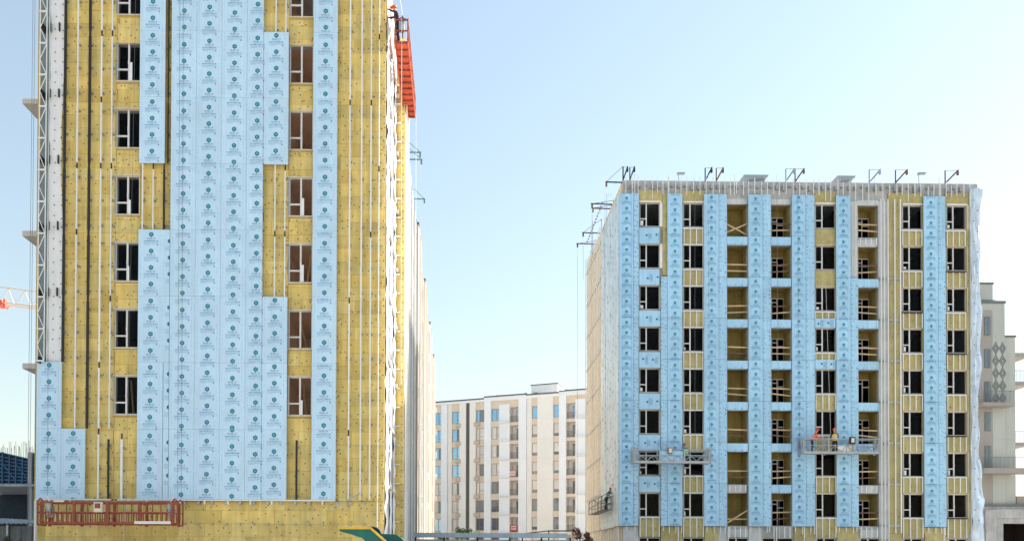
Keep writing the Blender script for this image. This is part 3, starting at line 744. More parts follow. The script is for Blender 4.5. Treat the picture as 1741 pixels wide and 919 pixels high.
# ================================================================== middle-distance block under cladding (right)
YR, YRW, YRC = 60.0, 60.22, 60.36
PR = 70.1
def rx(px, Y=YR): return fx(px, Y, 600)
def rz(py, Y=YR): return fz(py, Y, 1350)
RXL, RXR = rx(1059, YRC), rx(1663, YRC)
RTOP = rz(305.5)
blk = empty('apartment_block', ((RXL+RXR)/2, 68, 0),
            'unfinished apartment block with strips of blue printed panels, loggias and a bare concrete parapet', 'building')
wcols = [(1087, 1121.5), (1161.5, 1196), (1386, 1421), (1534.5, 1569), (1609.5, 1643)]
lcols = [(1236.5, 1271.5), (1311.5, 1345.5), (1459.5, 1494)]
FT = [347.5+PR*k for k in range(8)]
holes = []
for (a, b) in wcols:
    for t in FT: holes.append((rx(a, YRC), rx(b, YRC), rz(t+40.5, YRC), rz(t, YRC)))
for (a, b) in lcols:
    for t in FT: holes.append((rx(a, YRC), rx(b, YRC), rz(t+55, YRC), rz(t, YRC)))
gh = [(1087, 1123), (1161, 1197), (1238, 1272), (1296, 1348), (1388, 1420), (1462, 1495), (1536, 1568), (1612, 1643)]
for (a, b) in gh: holes.append((rx(a, YRC), rx(b, YRC), 0.9, rz(913.5, YRC)))
mb = MB(); wall_holes(mb, RXL, RXR, 0, RTOP, holes, YRC, YRC+.25); mb.build('wall', M['concrete'], blk)
# white block infill around the loggias and the bay beside them
for (p0, p1, y0, y1) in ((1447, 1459, 340, 470), (1495, 1511, 340, 915), (1236, 1272, 338, 347), (1311, 1346, 338, 347), (1459, 1495, 338, 347), (1236.5, 1272, 899, 912), (1462, 1494, 899, 912), (1060, 1086, 896, 960), (1222, 1236, 896, 960), (1273, 1295, 896, 960)):
    pbox('block_infill', blk, rx(p0, YRW), rx(p1, YRW), YRC-.06, YRC-.004, rz(y1, YRW), rz(y0, YRW), M['white_block'])
# rooms
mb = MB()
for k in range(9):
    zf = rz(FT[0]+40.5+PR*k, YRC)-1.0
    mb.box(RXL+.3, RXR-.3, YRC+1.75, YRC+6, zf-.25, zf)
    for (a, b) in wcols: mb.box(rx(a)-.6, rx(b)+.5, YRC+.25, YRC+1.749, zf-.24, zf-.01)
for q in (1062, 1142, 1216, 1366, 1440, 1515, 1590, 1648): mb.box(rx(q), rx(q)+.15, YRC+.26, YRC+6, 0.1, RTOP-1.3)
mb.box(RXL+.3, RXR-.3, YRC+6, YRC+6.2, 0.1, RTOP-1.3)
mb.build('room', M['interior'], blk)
pbox('roof', blk, RXL+.25, RXR-.2, YRC+.26, 76, RTOP-1.2, RTOP-1.0, M['concrete'])
# insulation around the openings
def rwool(p0, p1, y0, y1, m='wool_olive', fast=True):
    o = pbox('insulation_board', blk, rx(p0, YRW), rx(p1, YRW), YRW+random.uniform(-.008, .008), YRC-.004, rz(y1, YRW), rz(y0, YRW), M[m])
    if fast:
        xa, xb, za, zb = rx(p0, YRW), rx(p1, YRW), rz(y1, YRW), rz(y0, YRW)
        for k in range(max(2, int((xb-xa)*(zb-za)*3.2))): rf.append((random.uniform(xa+.06, xb-.06), YRW-.014, random.uniform(za+.06, zb-.06)))
    return o
rf = []
def rrail(px, y0, y1, w=.055, m=None, yy=None):
    x = rx(px, YR+.08); Y0 = (YR+.06) if yy is None else yy
    pbox('guide_rail', blk, x-w/2, x+w/2, Y0, Y0+.06, rz(y1, YR), rz(y0, YR), m or M['white_steel'])
for (a, b) in ((1086, 1126), (1160, 1197), (1385, 1422), (1533, 1570), (1608, 1652)): rwool(a, b, 326, 346.5)
rwool(1126.5, 1134.5, 331, 470); rwool(1511, 1533.5, 326, 905); rwool(1644, 1652, 347, 905); rwool(1569.5, 1572, 347, 905); rwool(1421, 1424, 347, 905)
for ci, (a, b) in enumerate(wcols):
    for k, t in enumerate(FT):
        yb, yt = t+41.5, (t+PR-0.8 if k < 7 else 912)
        x0, x1 = rx(a, YR), rx(b, YR)
        if ci == 0 and k < 7:
            panel(blk, rx(a-.5), rx(b+1.5 if k > 1 else b), YR+.02, rz(yt-.5), rz(yb), M['panel_blue'], 'lying', random.uniform(0, .4))
            continue
        rwool(a-.5, b+.5, yb, yt)
        blue_half = ci == 2 and k in (2, 3)
        if blue_half:
            panel(blk, rx(a), rx(b), YR+.02, rz(yt-.5), rz(yb+11), M['panel_blue'], 'lying', random.uniform(0, .3)); yt2 = yb+11
        else: yt2 = yt
        if not (ci == 2 and k in (0, 1)):
            n = 4
            for i in range(n):
                px = a+1.2+(b-a-1.8)*i/(n-1)+random.uniform(-.5, .5)
                rrail(px, yb+.5, min(yt2, yb+26)+(7 if k == 7 else 0))
            z = rz(yb, YR); pbox('rail_cap', blk, x0-.02, x1+.04, YR+.04, YR+.14, z-.03, z+.04, M['dark_steel'] if (ci, k) in ((4, 1), (4, 3), (4, 5), (4, 7), (3, 2)) else M['white_steel'])
            if ci == 1 and k < 7: z = rz(yt, YR); pbox('rail_cap', blk, x0-.02, x1+.04, YR+.04, YR+.14, z-.03, z+.03, M['white_steel'])
# windows
for ci, (a, b) in enumerate(wcols):
    for k, t in enumerate(FT):
        x0, x1, z0, z1 = rx(a, YRC), rx(b, YRC), rz(t+40.5, YRC), rz(t, YRC)
        mull = .33
        window(blk, x0+.02, x1-.02, YRC-.02, z0+.02, z1-.02, mull, .33, .06)
        pbox('reveal_board', blk, x0-.05, x1+.03, YRW-.04, YRC-.03, z1-.015, z1+(.09 if k == 0 else .03), M['white_steel'] if k == 0 else M['frame_edge'])
        pbox('reveal_board', blk, x1-.015, x1+(.16 if (ci == 0 and k < 2) or (ci in (3, 4) and k == 0) else .045), YRW-.03, YRC-.03, z0-.02, z1-.018, M['frame_edge'] if not (ci == 0 and k < 2) else M['white_steel'])
        if random.random() < .3: pbox('taped_paper', blk, x0+.06, x0+.12+random.uniform(0, .15), YRC-.06, YRC-.05, z0+.1, z0+.25+random.uniform(0, .25), M['white_steel'])
# ground floor frames
for (a, b) in gh:
    x0, x1, z1 = rx(a, YRC), rx(b, YRC), rz(913.5, YRC)
    window(blk, x0+.02, x1-.02, YRC+.06, 0.92, z1-.02, .4, .3, .06)
# loggias
for ci, (a, b) in enumerate(lcols):
    for k, t in enumerate(FT):
        x0, x1, z0, z1 = rx(a, YRC), rx(b, YRC), rz(t+55, YRC), rz(t, YRC)
        Yb = YRC+1.5
        mb = MB(); door = (x0+.55, x1+.05) if ci > 0 else ((x0-.1, x0+.42) if k >= 5 else None)
        hl = [(door[0], door[1], z0+.05, z1-.35)] if door else []
        wall_holes(mb, x0-.2, x1+.2, z0-.1, z1+.1, hl, Yb, Yb+.2)
        mb.box(x0-.2, x0-.001, YRC+.26, Yb-.001, z0-.1, z1+.1); mb.box(x1+.001, x1+.2, YRC+.26, Yb-.001, z0-.1, z1+.1)
        mb.box(x0-.2, x1+.2, YRC+.26, Yb-.001, z0-.35, z0-.1); mb.box(x0-.2, x1+.2, YRC+.26, Yb-.001, z1+.1, z1+.3)
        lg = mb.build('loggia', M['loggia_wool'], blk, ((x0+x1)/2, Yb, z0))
        if door:
            mb = MB(); u, v = max(door[0], x0-.1), min(door[1], x1+.1); c, e = z0+.05, z1-.35; y = Yb-.03
            mm = u+(v-u)*.45
            for q in (u+.03, mm, v-.03): mb.box(q-.035, q+.035, y, y+.06, c, e)
            mb.box(u, v, y+.002, y+.058, e-.07, e); mb.box(u, v, y+.002, y+.058, c, c+.05); mb.box(mm, v, y+.002, y+.058, c+(e-c)*.68, c+(e-c)*.72); mb.box(u, mm, y+.002, y+.058, c+(e-c)*.82, c+(e-c)*.86)
            mb.build('door_frame', M['frame'], lg)
        if not (ci == 2 and k == 4):
            if ci == 0 and k == 0: seg = [((x0, z0+.95), (x1, z0+.15)), ((x0, z0+.35), (x1, z0+1.0))]
            elif ci == 0 and k == 7: seg = [((x0, z0+.2), (x1, z0+1.15)), ((x0, z0+.5), (x1, z0+.5))]
            else:
                d = random.uniform(-.13, .13); seg = [((x0, z0+1.0+d*.3), (x1, z0+1.0-d*.3)), ((x0, z0+.55+d), (x1, z0+.55-d*.6))]
            for i, (p, q) in enumerate(seg):
                y = YRC+.12+i*.06
                MB().bar((p[0]-.0, y, p[1]), (q[0], y, q[1]), .045, .10).build('guard_board', M['wood'] if random.random() < .8 or (ci == 0 and k in (0, 7)) else M['rust'], lg)
        if k < 7:
            zb, zt = rz(t+PR-.6, YR), rz(t+55.2, YR)
            if (ci == 2 and k < 1) or (ci == 0 and k == 6) or (ci == 2 and k == 6):
                for i in range(4): rrail(a+4+i*9, t+56, t+PR-3, .05)
                pbox('block_infill', blk, rx(a), rx(b), YRC-.08, YRC-.002, rz(t+PR-2), rz(t+56), M['white_block'])
            else: panel(blk, rx(a-.3), rx(b+.3), YR+.03, zb, zt, M['panel_blue'], 'edge', 0)
        else:
            for i in range(4): rrail(a+4+i*9, t+57, t+57+18, .055)
for (p0, p1) in ((1124, 1160), (1198, 1221.5), (1350, 1384.5), (1423, 1459), (1571.5, 1608), (1512, 1533)): rwool(p0, p1, 905.5 if p0 == 1512 else 895.5, 945)
disc_field('anchor_washers', blk, rf, M['washer'], 0.032)
# blue printed panels in vertical strips
rs = [331+PR*k for k in range(8)]+[894]
def rstrip(p0, p1, rows, kind, phase, cxo=0.0):
    for r in rows: panel(blk, rx(p0), rx(p1), YR, rz(rs[r+1]), rz(rs[r]), M['panel_blue'], kind, phase, cxo=cxo)
ar = range(8)
rstrip(1059, 1077, ar, 'blue', .25, -.12); rstrip(1077, 1086, ar, 'strip', 0)
rstrip(1134.6, 1160.5, ar, 'blue', .33); rstrip(1123.5, 1134.5, range(2, 8), 'strip', 0)
rstrip(1197, 1222.5, ar, 'blue', .12); rstrip(1222.5, 1236, ar, 'strip', 0)
rstrip(1272.5, 1297.5, ar, 'blue', .20); rstrip(1297.5, 1311, ar, 'strip', .1)
rstrip(1346.5, 1370.5, ar, 'blue', .08); rstrip(1370.5, 1385.5, ar, 'strip', .2)
rstrip(1422, 1447, ar, 'blue', .28); rstrip(1447, 1459.5, range(2, 8), 'strip', .1)
rstrip(1571, 1596, ar, 'blue', .36); rstrip(1596, 1608.5, ar, 'strip', .2)
# stub rails below the strips, rails on the parapet and on the bare bay
for q in (1066, 1080, 1128, 1138, 1149, 1159, 1202, 1214, 1225, 1233, 1276, 1290, 1304, 1308, 1352, 1364, 1378, 1384, 1426, 1438, 1450, 1456, 1578, 1590, 1600, 1606): rrail(q, 894.5, 905+random.uniform(-3, 3), .05)
for q in (1153, 1238, 1367, 1604, 1320): rrail(q, 895, 930, .06)
x = 1064
while x < 1660:
    t0 = 303+random.uniform(-4, 4)+(x-1060)*.012; rrail(x, t0, random.choice((329, 331, 340)), .038); x += random.uniform(8.5, 12.5)
for q in (1079, 1136, 1249, 1598): rrail(q, 297, 331, .04)
for q in (1498.5, 1504, 1510.5): rrail(q, 336, 940, .06)
for q in (1522, 1531.5): rrail(q, 336, 905, .075)
for q in (1449, 1455.5): rrail(q, 345, 466, .03)
mb = MB()
for k in range(8):
    for q in (1499, 1506, 1514, 1518, 1527, 1531): mb.box(rx(q)-.08, rx(q)+.08, YR+.12, YRW, rz(471+PR*k)-.08, rz(471+PR*k)+.08)
for i in range(52): mb.box(rx(1066+i*11.2)-.1, rx(1066+i*11.2)+.06, YR+.12, YRC, rz(318)+random.uniform(-.2, .1), rz(318)+.22)
o = mb.build('bracket_row', M['grey_steel'], blk); o['kind'] = 'stuff'
# roof hatches and lamps
for (p0, p1) in ((1265, 1307), (1424, 1455)):
    x0, x1 = fx(p0, 62, 300), fx(p1, 62, 300); zt = fz(297, 62, 1300)
    h = pbox('roof_hatch', blk, x0+.25, x1-.15, 62.4, 63.6, RTOP-1.0, zt-.12, M['platform_grey'])
    mb = MB(); mb.poly([(x0, 62, zt), (x1, 62, zt), (x1, 64, zt+.02), (x0, 64, zt+.02)]).poly([(x0, 62, zt), (x0+.3, 62, zt-.4), (x1-.05, 62, zt-.12), (x1, 62, zt)]).poly([(x0, 62, zt), (x0, 64, zt+.02), (x0+.3, 64, zt-.4), (x0+.3, 62, zt-.4)]).poly([(x0+.3, 62, zt-.4), (x0+.3, 64, zt-.4), (x1-.05, 64, zt-.12), (x1-.05, 62, zt-.12)])
    mb.build('lid', M['platform_grey'], h)
for q in (1157, 1565):
    p = PX(q, 297, 60.6); l = pbox('roof_lamp', blk, p.x-.3, p.x+.25, 60.3, 60.55, p.z-.05, p.z+.05, M['platform_grey']); MB().bar((p.x-.2, 60.5, p.z-.05), (p.x-.1, 60.6, RTOP-.1), .04).build('arm', M['grey_steel'], l)
# left flank: pale panels, then wool with rails
hy = [60.42+1.08*i for i in range(8)]
for r in range(8):
    for i in range(7):
        p = pbox('cladding_panel', blk, RXL-.38, RXL-.34, hy[i]-.35+.012, hy[i+1]-.35-.012, rz(rs[r+1])+.004, rz(rs[r])-.004, M['panel_side'])
        p.rotation_euler = (0, random.uniform(-1, 1)*.004, random.uniform(-1, 1)*.006)
rng = random.Random(5); mb = MB()
for i in range(7):
    for r in range(60):
        if rng.random() < .55:
            y = hy[i]-.2+rng.choice((0.05, .9))*.9; zz = rz(894)+r*.44
            mb.poly([(RXL-.395, y, zz), (RXL-.395, y-.11, zz), (RXL-.395, y-.11, zz+.2), (RXL-.395, y, zz+.2)])
o = mb.build('print_marks', M['ink_mid'], blk); o['kind'] = 'stuff'
pbox('flank_wall', blk, RXL, RXL+.25, YRC+.26, 76.5, 0, RTOP, M['concrete'])
pbox('corner_return', blk, RXL-.33, RXL-.002, 60.05, 60.3, rz(894), rz(331), M['panel_blue'])
yb_ = hy[7]-.35
pbox('flank_insulation', blk, RXL-.16, RXL-.002, 60.4, 76.5, 0, RTOP-.3, M['wool_pale'])
y = yb_+.15
while y < 76.4:
    pbox('guide_rail', blk, RXL-.33, RXL-.27, y, y+.09, 0.4, RTOP+random.uniform(-.3, .2), M['white_steel']); y += .84
for i in range(12): pbox('guide_rail', blk, RXL-.33, RXL-.27, 60.5+i*.62, 60.57+i*.62, 0.4, rz(895), M['white_steel'])
pts = [(RXL-.165, yb_+.4+.62*i+random.uniform(-.1, .1), 1+j*.55) for i in range(13) for j in range(50)]
disc_field('anchor_washers', blk, pts, M['washer'], 0.05, axis='x')
mb = MB()
for i in range(14):
    for j in range(10): mb.box(RXL-.28, RXL-.15, yb_+.2+.62*i, yb_+.36+.62*i, rz(894)+j*3.0, rz(894)+j*3.0+.12)
o = mb.build('bracket_row', M['grey_steel'], blk); o['kind'] = 'stuff'
pbox('rear_wall', blk, RXL, RXR, 76.52, 76.8, 0, RTOP, M['concrete']); pbox('flank_wall', blk, RXR-.2, RXR, YRC+.26, 76.5, 0, RTOP, M['concrete'])
# blown membrane on the right corner
def film_rr(u, v):
    z = RTOP-.4 - (RTOP-.4-0.4)*v
    bulge = (0.32+.55*noise.noise((v*5, 2.2, .5))+.25*noise.noise((v*19, 7, .5)))*u
    return (rx(1651)+(rx(1666)-rx(1651))*u+bulge*.8, YRC-.35+.22*noise.noise((u*2, v*16, 3))+.10*noise.noise((u*5, v*45, 8))+u*.25, z)
sheet('membrane', blk, M['film_blue'], film_rr, 16, 220)
pts = [(rx(1653+6*(i % 2)), YRC-.62, rz(340+i*17.5)) for i in range(32)]
disc_field('anchor_washers', blk, pts, M['ink_dark'], 0.05)
rrail(1650.5, 331, 930, .05)
# booms on its roof
names = ('over the corner strip', 'beside the corner boom', 'left of the roof hatch', 'nearest the roof hatch', 'left of a rusty boom', 'rusty one between two hatches', 'past the second hatch', 'over the bare bay', 'beside the last window column')
for i, (q, m_) in enumerate(((1061.5, 'dark_steel'), (1073, 'dark_steel'), (1202, 'dark_steel'), (1221, 'rust'), (1340, 'grey_steel'), (1356, 'rust'), (1483, 'grey_steel'), (1528, 'rust'), (1613, 'rust'))):
    b = PX(q, 309, 60.1)
    boom((b.x, 60.25, RTOP+.15), (0.0, -1, .12), 1.35, M[m_], M[m_], 'steel roof boom pointing forward, '+names[i], 'roof booms of the blue panelled block', 0, .95, 1.4)
lefts = ('at the front corner', 'second from the front corner', 'third from the front corner', 'fourth from the front corner', 'farthest from the front corner')
for i, (Y, L_) in enumerate(((60.9, 1.0), (64.6, 1.5), (65.4, 1.3), (70.2, 1.35), (72.6, 1.5))):
    boom((RXL-.2, Y, RTOP+.1), (-1, 0, .02), L_, M['rust'] if i else M['dark_steel'], M['rust'], 'steel boom jutting sideways off the roof edge, '+lefts[i], 'side booms of the blue panelled block', 4 if i < 4 else 26, 1.2 if i in (0, 3) else .3, 1.2)

# ------------------------------------------------------------------ grey cradles
def grey_cradle(p0, p1, y0, y1, Y, label, boxes=True):
    a, b = PX(p0, y1, Y), PX(p1, y1, Y); zt = PX(p0, y0, Y).z; z0, x0, x1 = a.z+.08, a.x, b.x
    e = empty('hanging_cradle', ((x0+x1)/2, Y+.35, z0), label, 'cradle')
    m = M['platform_grey']; w = x1-x0
    for y in (Y, Y+.68):
        truss_side(e, x0, x1, y, z0, zt, m, 3, .05)
        n = 12
        for i in range(n):
            xx0, xx1 = x0+w*i/n, x0+w*(i+1)/n; zz = (z0+.05, z0+(zt-z0)*.5)
            MB().bar((xx0, y, zz[i % 2]), (xx1, y, zz[1-i % 2]), .035).build('brace', m, e)
    pbox('deck', e, x0, x1, Y+.03, Y+.65, z0-.05, z0+.0, m)
    pbox('toe_board', e, x0, x1, Y-.06, Y-.04, z0-.10, z0+.07, M['grey_steel'])
    for s, x in ((-1, x0), (1, x1)):
        mb = MB(); xx = x+s*.12
        for y in (Y+.02, Y+.66): mb.bar((xx, y, z0-.1), (xx, y, zt+.25), .05); mb.bar((xx, y, z0-.05), (x, y, z0-.05), .05); mb.bar((xx, y, zt+.1), (x, y, zt), .04)
        mb.bar((xx, Y, z0+.5), (xx, Y+.66, z0+.5), .05); mb.build('end_frame', m, e)
        MB().box(x-s*.1-.1, x-s*.1+.1, Y+.2, Y+.45, z0+.3, z0+.85).bar((x-s*.1, Y+.3, z0+.85), (x-s*.1, Y+.3, z0+1.05), .16, n=8).build('hoist_motor', M['grey_steel'], e)
        rope((xx, Y+.33, z0+.6), (xx, YR-.6, RTOP+.1), .009, M['rope'], 'thin steel rope holding '+('the white-boarded grey cradle ' if p0 > 1300 else 'the other grey cradle ')+('nearer the corner strip' if s < 0 else 'away from the corner strip'), 'ropes of '+label[:22])
    return e, x0, x1, z0, zt
c1, c1x0, c1x1, c1z, c1t = grey_cradle(1079, 1206, 763, 786, 58.7, 'grey aluminium hanging cradle across two window columns, worker in green vest aboard')
c2, c2x0, c2x1, c2z, c2t = grey_cradle(1366, 1494, 745, 770, 58.7, 'grey aluminium hanging cradle with white boards and two workers in orange aboard')
q = PX(1139, 763, 58.6); pbox('control_box', c1, q.x-.15, q.x+.15, 58.52, 58.66, c1t-.32, c1t+.12, M['rust']); pbox('lid', c1, q.x-.10, q.x+.12, 58.505, 58.518, c1t-.26, c1t+.06, M['box_white'])
pbox('infill_mesh', c1, c1x0+(c1x1-c1x0)*.345, c1x0+(c1x1-c1x0)*.655, 58.76, 58.77, c1z+.06, c1t-.1, M['panel_blue'])
q = PX(1449, 750, 58.6); pbox('control_box', c2, q.x-.2, q.x+.2, 58.53, 58.66, c2t-.38, c2t+.12, M['dark_steel']); pbox('lid', c2, q.x-.10, q.x+.12, 58.51, 58.528, c2t-.28, c2t+.03, M['box_white'])
for (p0, p1, m_) in ((1425, 1439, 'white_steel'), (1440, 1455, 'box_white')):
    o = pbox('facing_board', None, PX(p0, 765, 58.75).x, PX(p1, 765, 58.75).x, 58.77, 58.83, c2z+.01, c2z+.48, M[m_])
    tag(o, 'white facing board standing on the cradle deck behind the rail'+(', the cream one' if m_ == 'box_white' else ', the whiter one'), 'board', 'boards on the cradle')
rope((rx(1181.5, 59.3), 59.3, RTOP), (rx(1181.5, 59.3), 59.3, c1z), .009, M['rope'], 'thin safety line in front of the second window column', None)
rope((rx(1321, 59.3), 59.3, RTOP), (rx(1325, 59.3), 59.3, 1.0), .010, M['rope'], 'thin line dropping past the loggias with double doors', None)
rope((rx(1404, 59.3), 59.3, rz(480)), (rx(1413, 59.3), 59.3, c2z), .012, M['rope_white'], 'pale rope slanting down in front of windows to the cradle', None)
# small cradle on the left flank
ye0, ye1 = 62.3, 68.3; xe1 = RXL-.5; xe0 = xe1-.72; ze = fz(866, 63, 1010)
e = empty('hanging_cradle', (xe0, ye0, ze), 'small grey cradle seen end-on along the wool flank, worker in teal aboard', 'cradle')
m = M['cradle_dark']
pbox('deck', e, xe0, xe1, ye0, ye1, ze-.05, ze, m)
for x in (xe0, xe1):
    for zz in (ze+.5, ze+1.0): pbox('side_rail', e, x-.03, x+.03, ye0, ye1, zz-.03, zz+.03, m)
    for k in range(5): pbox('post', e, x-.025, x+.025, ye0+k*1.5-.025, ye0+k*1.5+.025, ze, ze+1.03, m)
for y in (ye0-.03, ye1+.03):
    mb = MB()
    for i in range(9):
        a0, a1 = math.pi*i/9, math.pi*(i+1)/9; cxm, rr = (xe0+xe1)/2, (xe1-xe0)/2
        mb.bar((cxm-rr*math.cos(a0), y, ze+.75+.4*math.sin(a0)), (cxm-rr*math.cos(a1), y, ze+.75+.4*math.sin(a1)), .05)
    mb.bar((xe0, y, ze-.05), (xe0, y, ze+.76), .05).bar((xe1, y, ze-.05), (xe1, y, ze+.76), .05).bar((xe0, y, ze+.45), (xe1, y, ze+.45), .04)
    mb.build('end_hoop', m, e)
    rope(((xe0+xe1)/2, y, ze+1.1), ((xe0+xe1)/2-.2, y, RTOP), .008, M['rope'], 'thin steel rope holding the small flank cradle at its '+('near end' if y < 65 else 'rear end'), 'ropes of the small flank cradle')

# ================================================================== workers
def worker(loc, heading, label, jacket, vest, helmet, lean=0.0, arms='down', h=1.74):
    k = h/1.74; e = empty('person', loc, label, 'person', 'workers on the cradles', rotz=heading+1e-4)
    hip = Vector((0, 0, .92)); s, c = math.sin(lean), math.cos(lean)
    def up(d, sx=0, fy=0): return hip + Vector((sx, -s*d+fy*c*-1, c*d))
    V = [hip, up(.2), up(.42), up(.52), up(.58), up(.70)]; rad = [(.15,.11),(.145,.105),(.17,.11),(.08,.08),(.055,.06),(.09,.10)]
    E = [(0,1),(1,2),(2,3),(3,4),(4,5)]; V.append(up(.80)); rad.append((.085,.09)); E.append((5,6))
    for sg in (-1, 1):
        b = len(V); V += [Vector((sg*.10,-.0,.86)), Vector((sg*.12,-.05*(1 if sg > 0 else -.6),.48)), Vector((sg*.13,.03,.10)), Vector((sg*.14,-.12,.04))]
        rad += [(.095,.095),(.065,.065),(.05,.05),(.045,.04)]; E += [(0,b),(b,b+1),(b+1,b+2),(b+2,b+3)]
        b = len(V); sh = up(.47, sg*.20)
        if arms == 'reach': el, wr, ha = sh+Vector((sg*.06,-.24,-.05)), sh+Vector((sg*.0,-.48,.05)), sh+Vector((sg*-.01,-.56,.07))
        elif arms == 'work': el, wr, ha = sh+Vector((sg*.08,-.12,-.24)), sh+Vector((sg*-.02,-.36,-.22)), sh+Vector((sg*-.03,-.44,-.20))
        else: el, wr, ha = sh+Vector((sg*.06,.02,-.29)), sh+Vector((sg*.06,-.08,-.53)), sh+Vector((sg*.06,-.11,-.62))
        V += [sh, el, wr, ha]; rad += [(.065,.065),(.048,.048),(.036,.036),(.038,.03)]; E += [(2,b),(b,b+1),(b+1,b+2),(b+2,b+3)]
    me = bpy.data.meshes.new('body'); me.from_pydata([tuple(v) for v in V], E, []); o = bpy.data.objects.new('body', me); col.objects.link(o)
    md = o.modifiers.new('s', 'SKIN'); sv = me.skin_vertices[0].data
    for i, r_ in enumerate(rad): sv[i].radius = r_; sv[i].use_root = (i == 0)
    o.modifiers.new('d', 'SUBSURF').levels = 2
    dg = bpy.context.evaluated_depsgraph_get(); m2 = bpy.data.meshes.new_from_object(o.evaluated_get(dg)); bpy.data.objects.remove(o)
    m2.materials.clear()
    for q in (M['skin'], jacket, M['trousers']): m2.materials.append(q)
    head = V[5]; hands = [V[i] for i in range(len(V)) if i in (14, 22)] if False else [V[10+0], V[0]]
    hd = [V[b] for b in (14, 22) if b < len(V)]
    for p in m2.polygons:
        cc = p.center; p.use_smooth = True
        if (cc-head).length < .17 and (cc-V[3]).length > .08: p.material_index = 0
        elif any((cc-q).length < .07 for q in hd): p.material_index = 0
        elif cc.z < .90: p.material_index = 2
        else: p.material_index = 1
    link('body', m2, e, (0, 0, 0))
    # vest: shell round the trunk
    mb = MB(); n = 14; rings = []
    for (d, rx_, ry_) in ((-.04,.19,.14),(.12,.185,.135),(.3,.20,.145),(.44,.20,.13),(.5,.12,.10)):
        rings.append([up(d, rx_*math.cos(2*math.pi*i/n), -ry_*math.sin(2*math.pi*i/n)) for i in range(n)])
    for a_, b_ in zip(rings, rings[1:]):
        for i in range(n):
            j = (i+1) % n; mb.poly([a_[i], a_[j], b_[j], b_[i]])
    if vest: mb.build('vest', vest, e, (0, 0, 0))
    mb = MB(); n = 12; top = up(.80)
    prof = [(.135, -.02), (.125, 0), (.118, .05), (.09, .10), (.04, .125), (.005, .13)]
    rr = [[top+Vector((r_*math.cos(2*math.pi*i/n), r_*1.12*math.sin(2*math.pi*i/n)-(.05 if (r_ > .13 and math.sin(2*math.pi*i/n) < -.3) else 0), z_)) for i in range(n)] for (r_, z_) in prof]
    for a_, b_ in zip(rr, rr[1:]):
        for i in range(n): j = (i+1) % n; mb.poly([a_[i], a_[j], b_[j], b_[i]])
    mb.build('helmet', helmet, e, (0, 0, 0))
    if vest:
        mb = MB()
        for d in (.14, .30):
            rg = [[up(d+o_, .205*math.cos(2*math.pi*i/14), -.152*math.sin(2*math.pi*i/14)) for i in range(14)] for o_ in (0, .045)]
            for i in range(14): j = (i+1) % 14; mb.poly([rg[0][i], rg[0][j], rg[1][j], rg[1][i]])
        mb.build('reflective_band', M['white_steel'], e, (0, 0, 0))
    return e
worker((xo0+.12, ya+.25, zo+.04), R(-70), 'worker in dark jacket and orange helmet leaning from the orange cradle towards the wall', M['jacket_dark'], None, M['helmet_orange'], .25, 'reach')
p = PX(1382, 768, 58.95); worker((p.x, 59.05, c2z), R(70), 'worker in bright orange vest and red helmet bending forward on the cradle', M['vest_orange'], M['vest_orange'], M['helmet_red'], .45, 'work')
p = PX(1421, 768, 58.95); worker((p.x, 59.1, c2z), R(170), 'worker in ochre vest and orange helmet standing beside the white boards', M['jacket_dark'], M['vest_yellow'], M['helmet_orange'], .1, 'work')
p = PX(1168, 786, 58.95); worker((p.x, 59.1, c1z-.35), R(200), 'worker in green vest and blue helmet bending over the cradle rail', M['jacket_teal'], M['vest_green'], M['helmet_blue'], .35, 'work', 1.66)
worker(((xe0+xe1)/2+.1, ye0+.7, ze), R(100), 'worker in teal jacket and red helmet on the small flank cradle', M['jacket_teal'], M['jacket_teal'], M['helmet_red'], .5, 'reach', 1.6)

# ================================================================== finished block in the distance
pA, pB = PX(735, 880, 140), PX(1000, 880, 130)
dAB = Vector((pB.x-pA.x, pB.y-pA.y)); ang = math.atan2(dAB.y, dAB.x); LEN = dAB.length
ud = Vector((dAB.x/LEN, dAB.y/LEN, 0)); nd = Vector((-ud.y, ud.x, 0))
def mu(px):
    d = ray(px, 800); t = (Vector((pA.x, pA.y, 0))-Vector((0, 0, 0))).dot(nd)/d.dot(nd); p = d*t; return (p-Vector((pA.x, pA.y, 0))).dot(ud)
def mz(py, px):
    d = ray(px, py); t = Vector((pA.x, pA.y, 0)).dot(nd)/d.dot(nd); return CAM_LOC.z + d.z*t
far = empty('apartment_block', (pA.x, pA.y, 0), 'finished white and cream apartment block standing between the two unfinished blocks', 'building', rotz=ang)
U0, U1 = mu(690), mu(1075); MT = mz(684, 745); 
def fbox(name, u0, u1, v0, v1, z0, z1, m, parent=far): return pbox(name, parent, u0, u1, v0, v1, z0, z1, M[m])
wallholes = []
wc = {'a': (736, 749.5), 'b': (767.5, 780.5), 'c': (808.5, 822.5), 'd': (834.5, 848.2), 'f': (903.5, 913), 'g': (940.3, 949.7), 'i': (996.5, 1008)}
lg = {'e': (866.3, 881), 'h': (962.5, 978)}
z_w = lambda k: (mz(700.7, 745)-3.0*k-2.0, mz(700.7, 745)-3.0*k)
for c_, (a, b) in wc.items():
    for k in range(9): wallholes.append((mu(a), mu(b), *z_w(k)))
for c_, (a, b) in lg.items():
    for k in range(9): z0, z1 = z_w(k); wallholes.append((mu(a), mu(b), z0-.35, z1+.1))
mb = MB(); wall_holes(mb, U0, U1, 0, MT-.3, wallholes, .35, .6); mb.build('wall', M['m_beige'], far, (0, 0, 0))
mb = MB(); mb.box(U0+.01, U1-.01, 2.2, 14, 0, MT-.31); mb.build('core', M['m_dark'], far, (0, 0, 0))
steps = [(690, 760, 0), (760, 822.5, .0), (822.5, 894, .25), (894, 950, .1), (950, 1075, .3)]
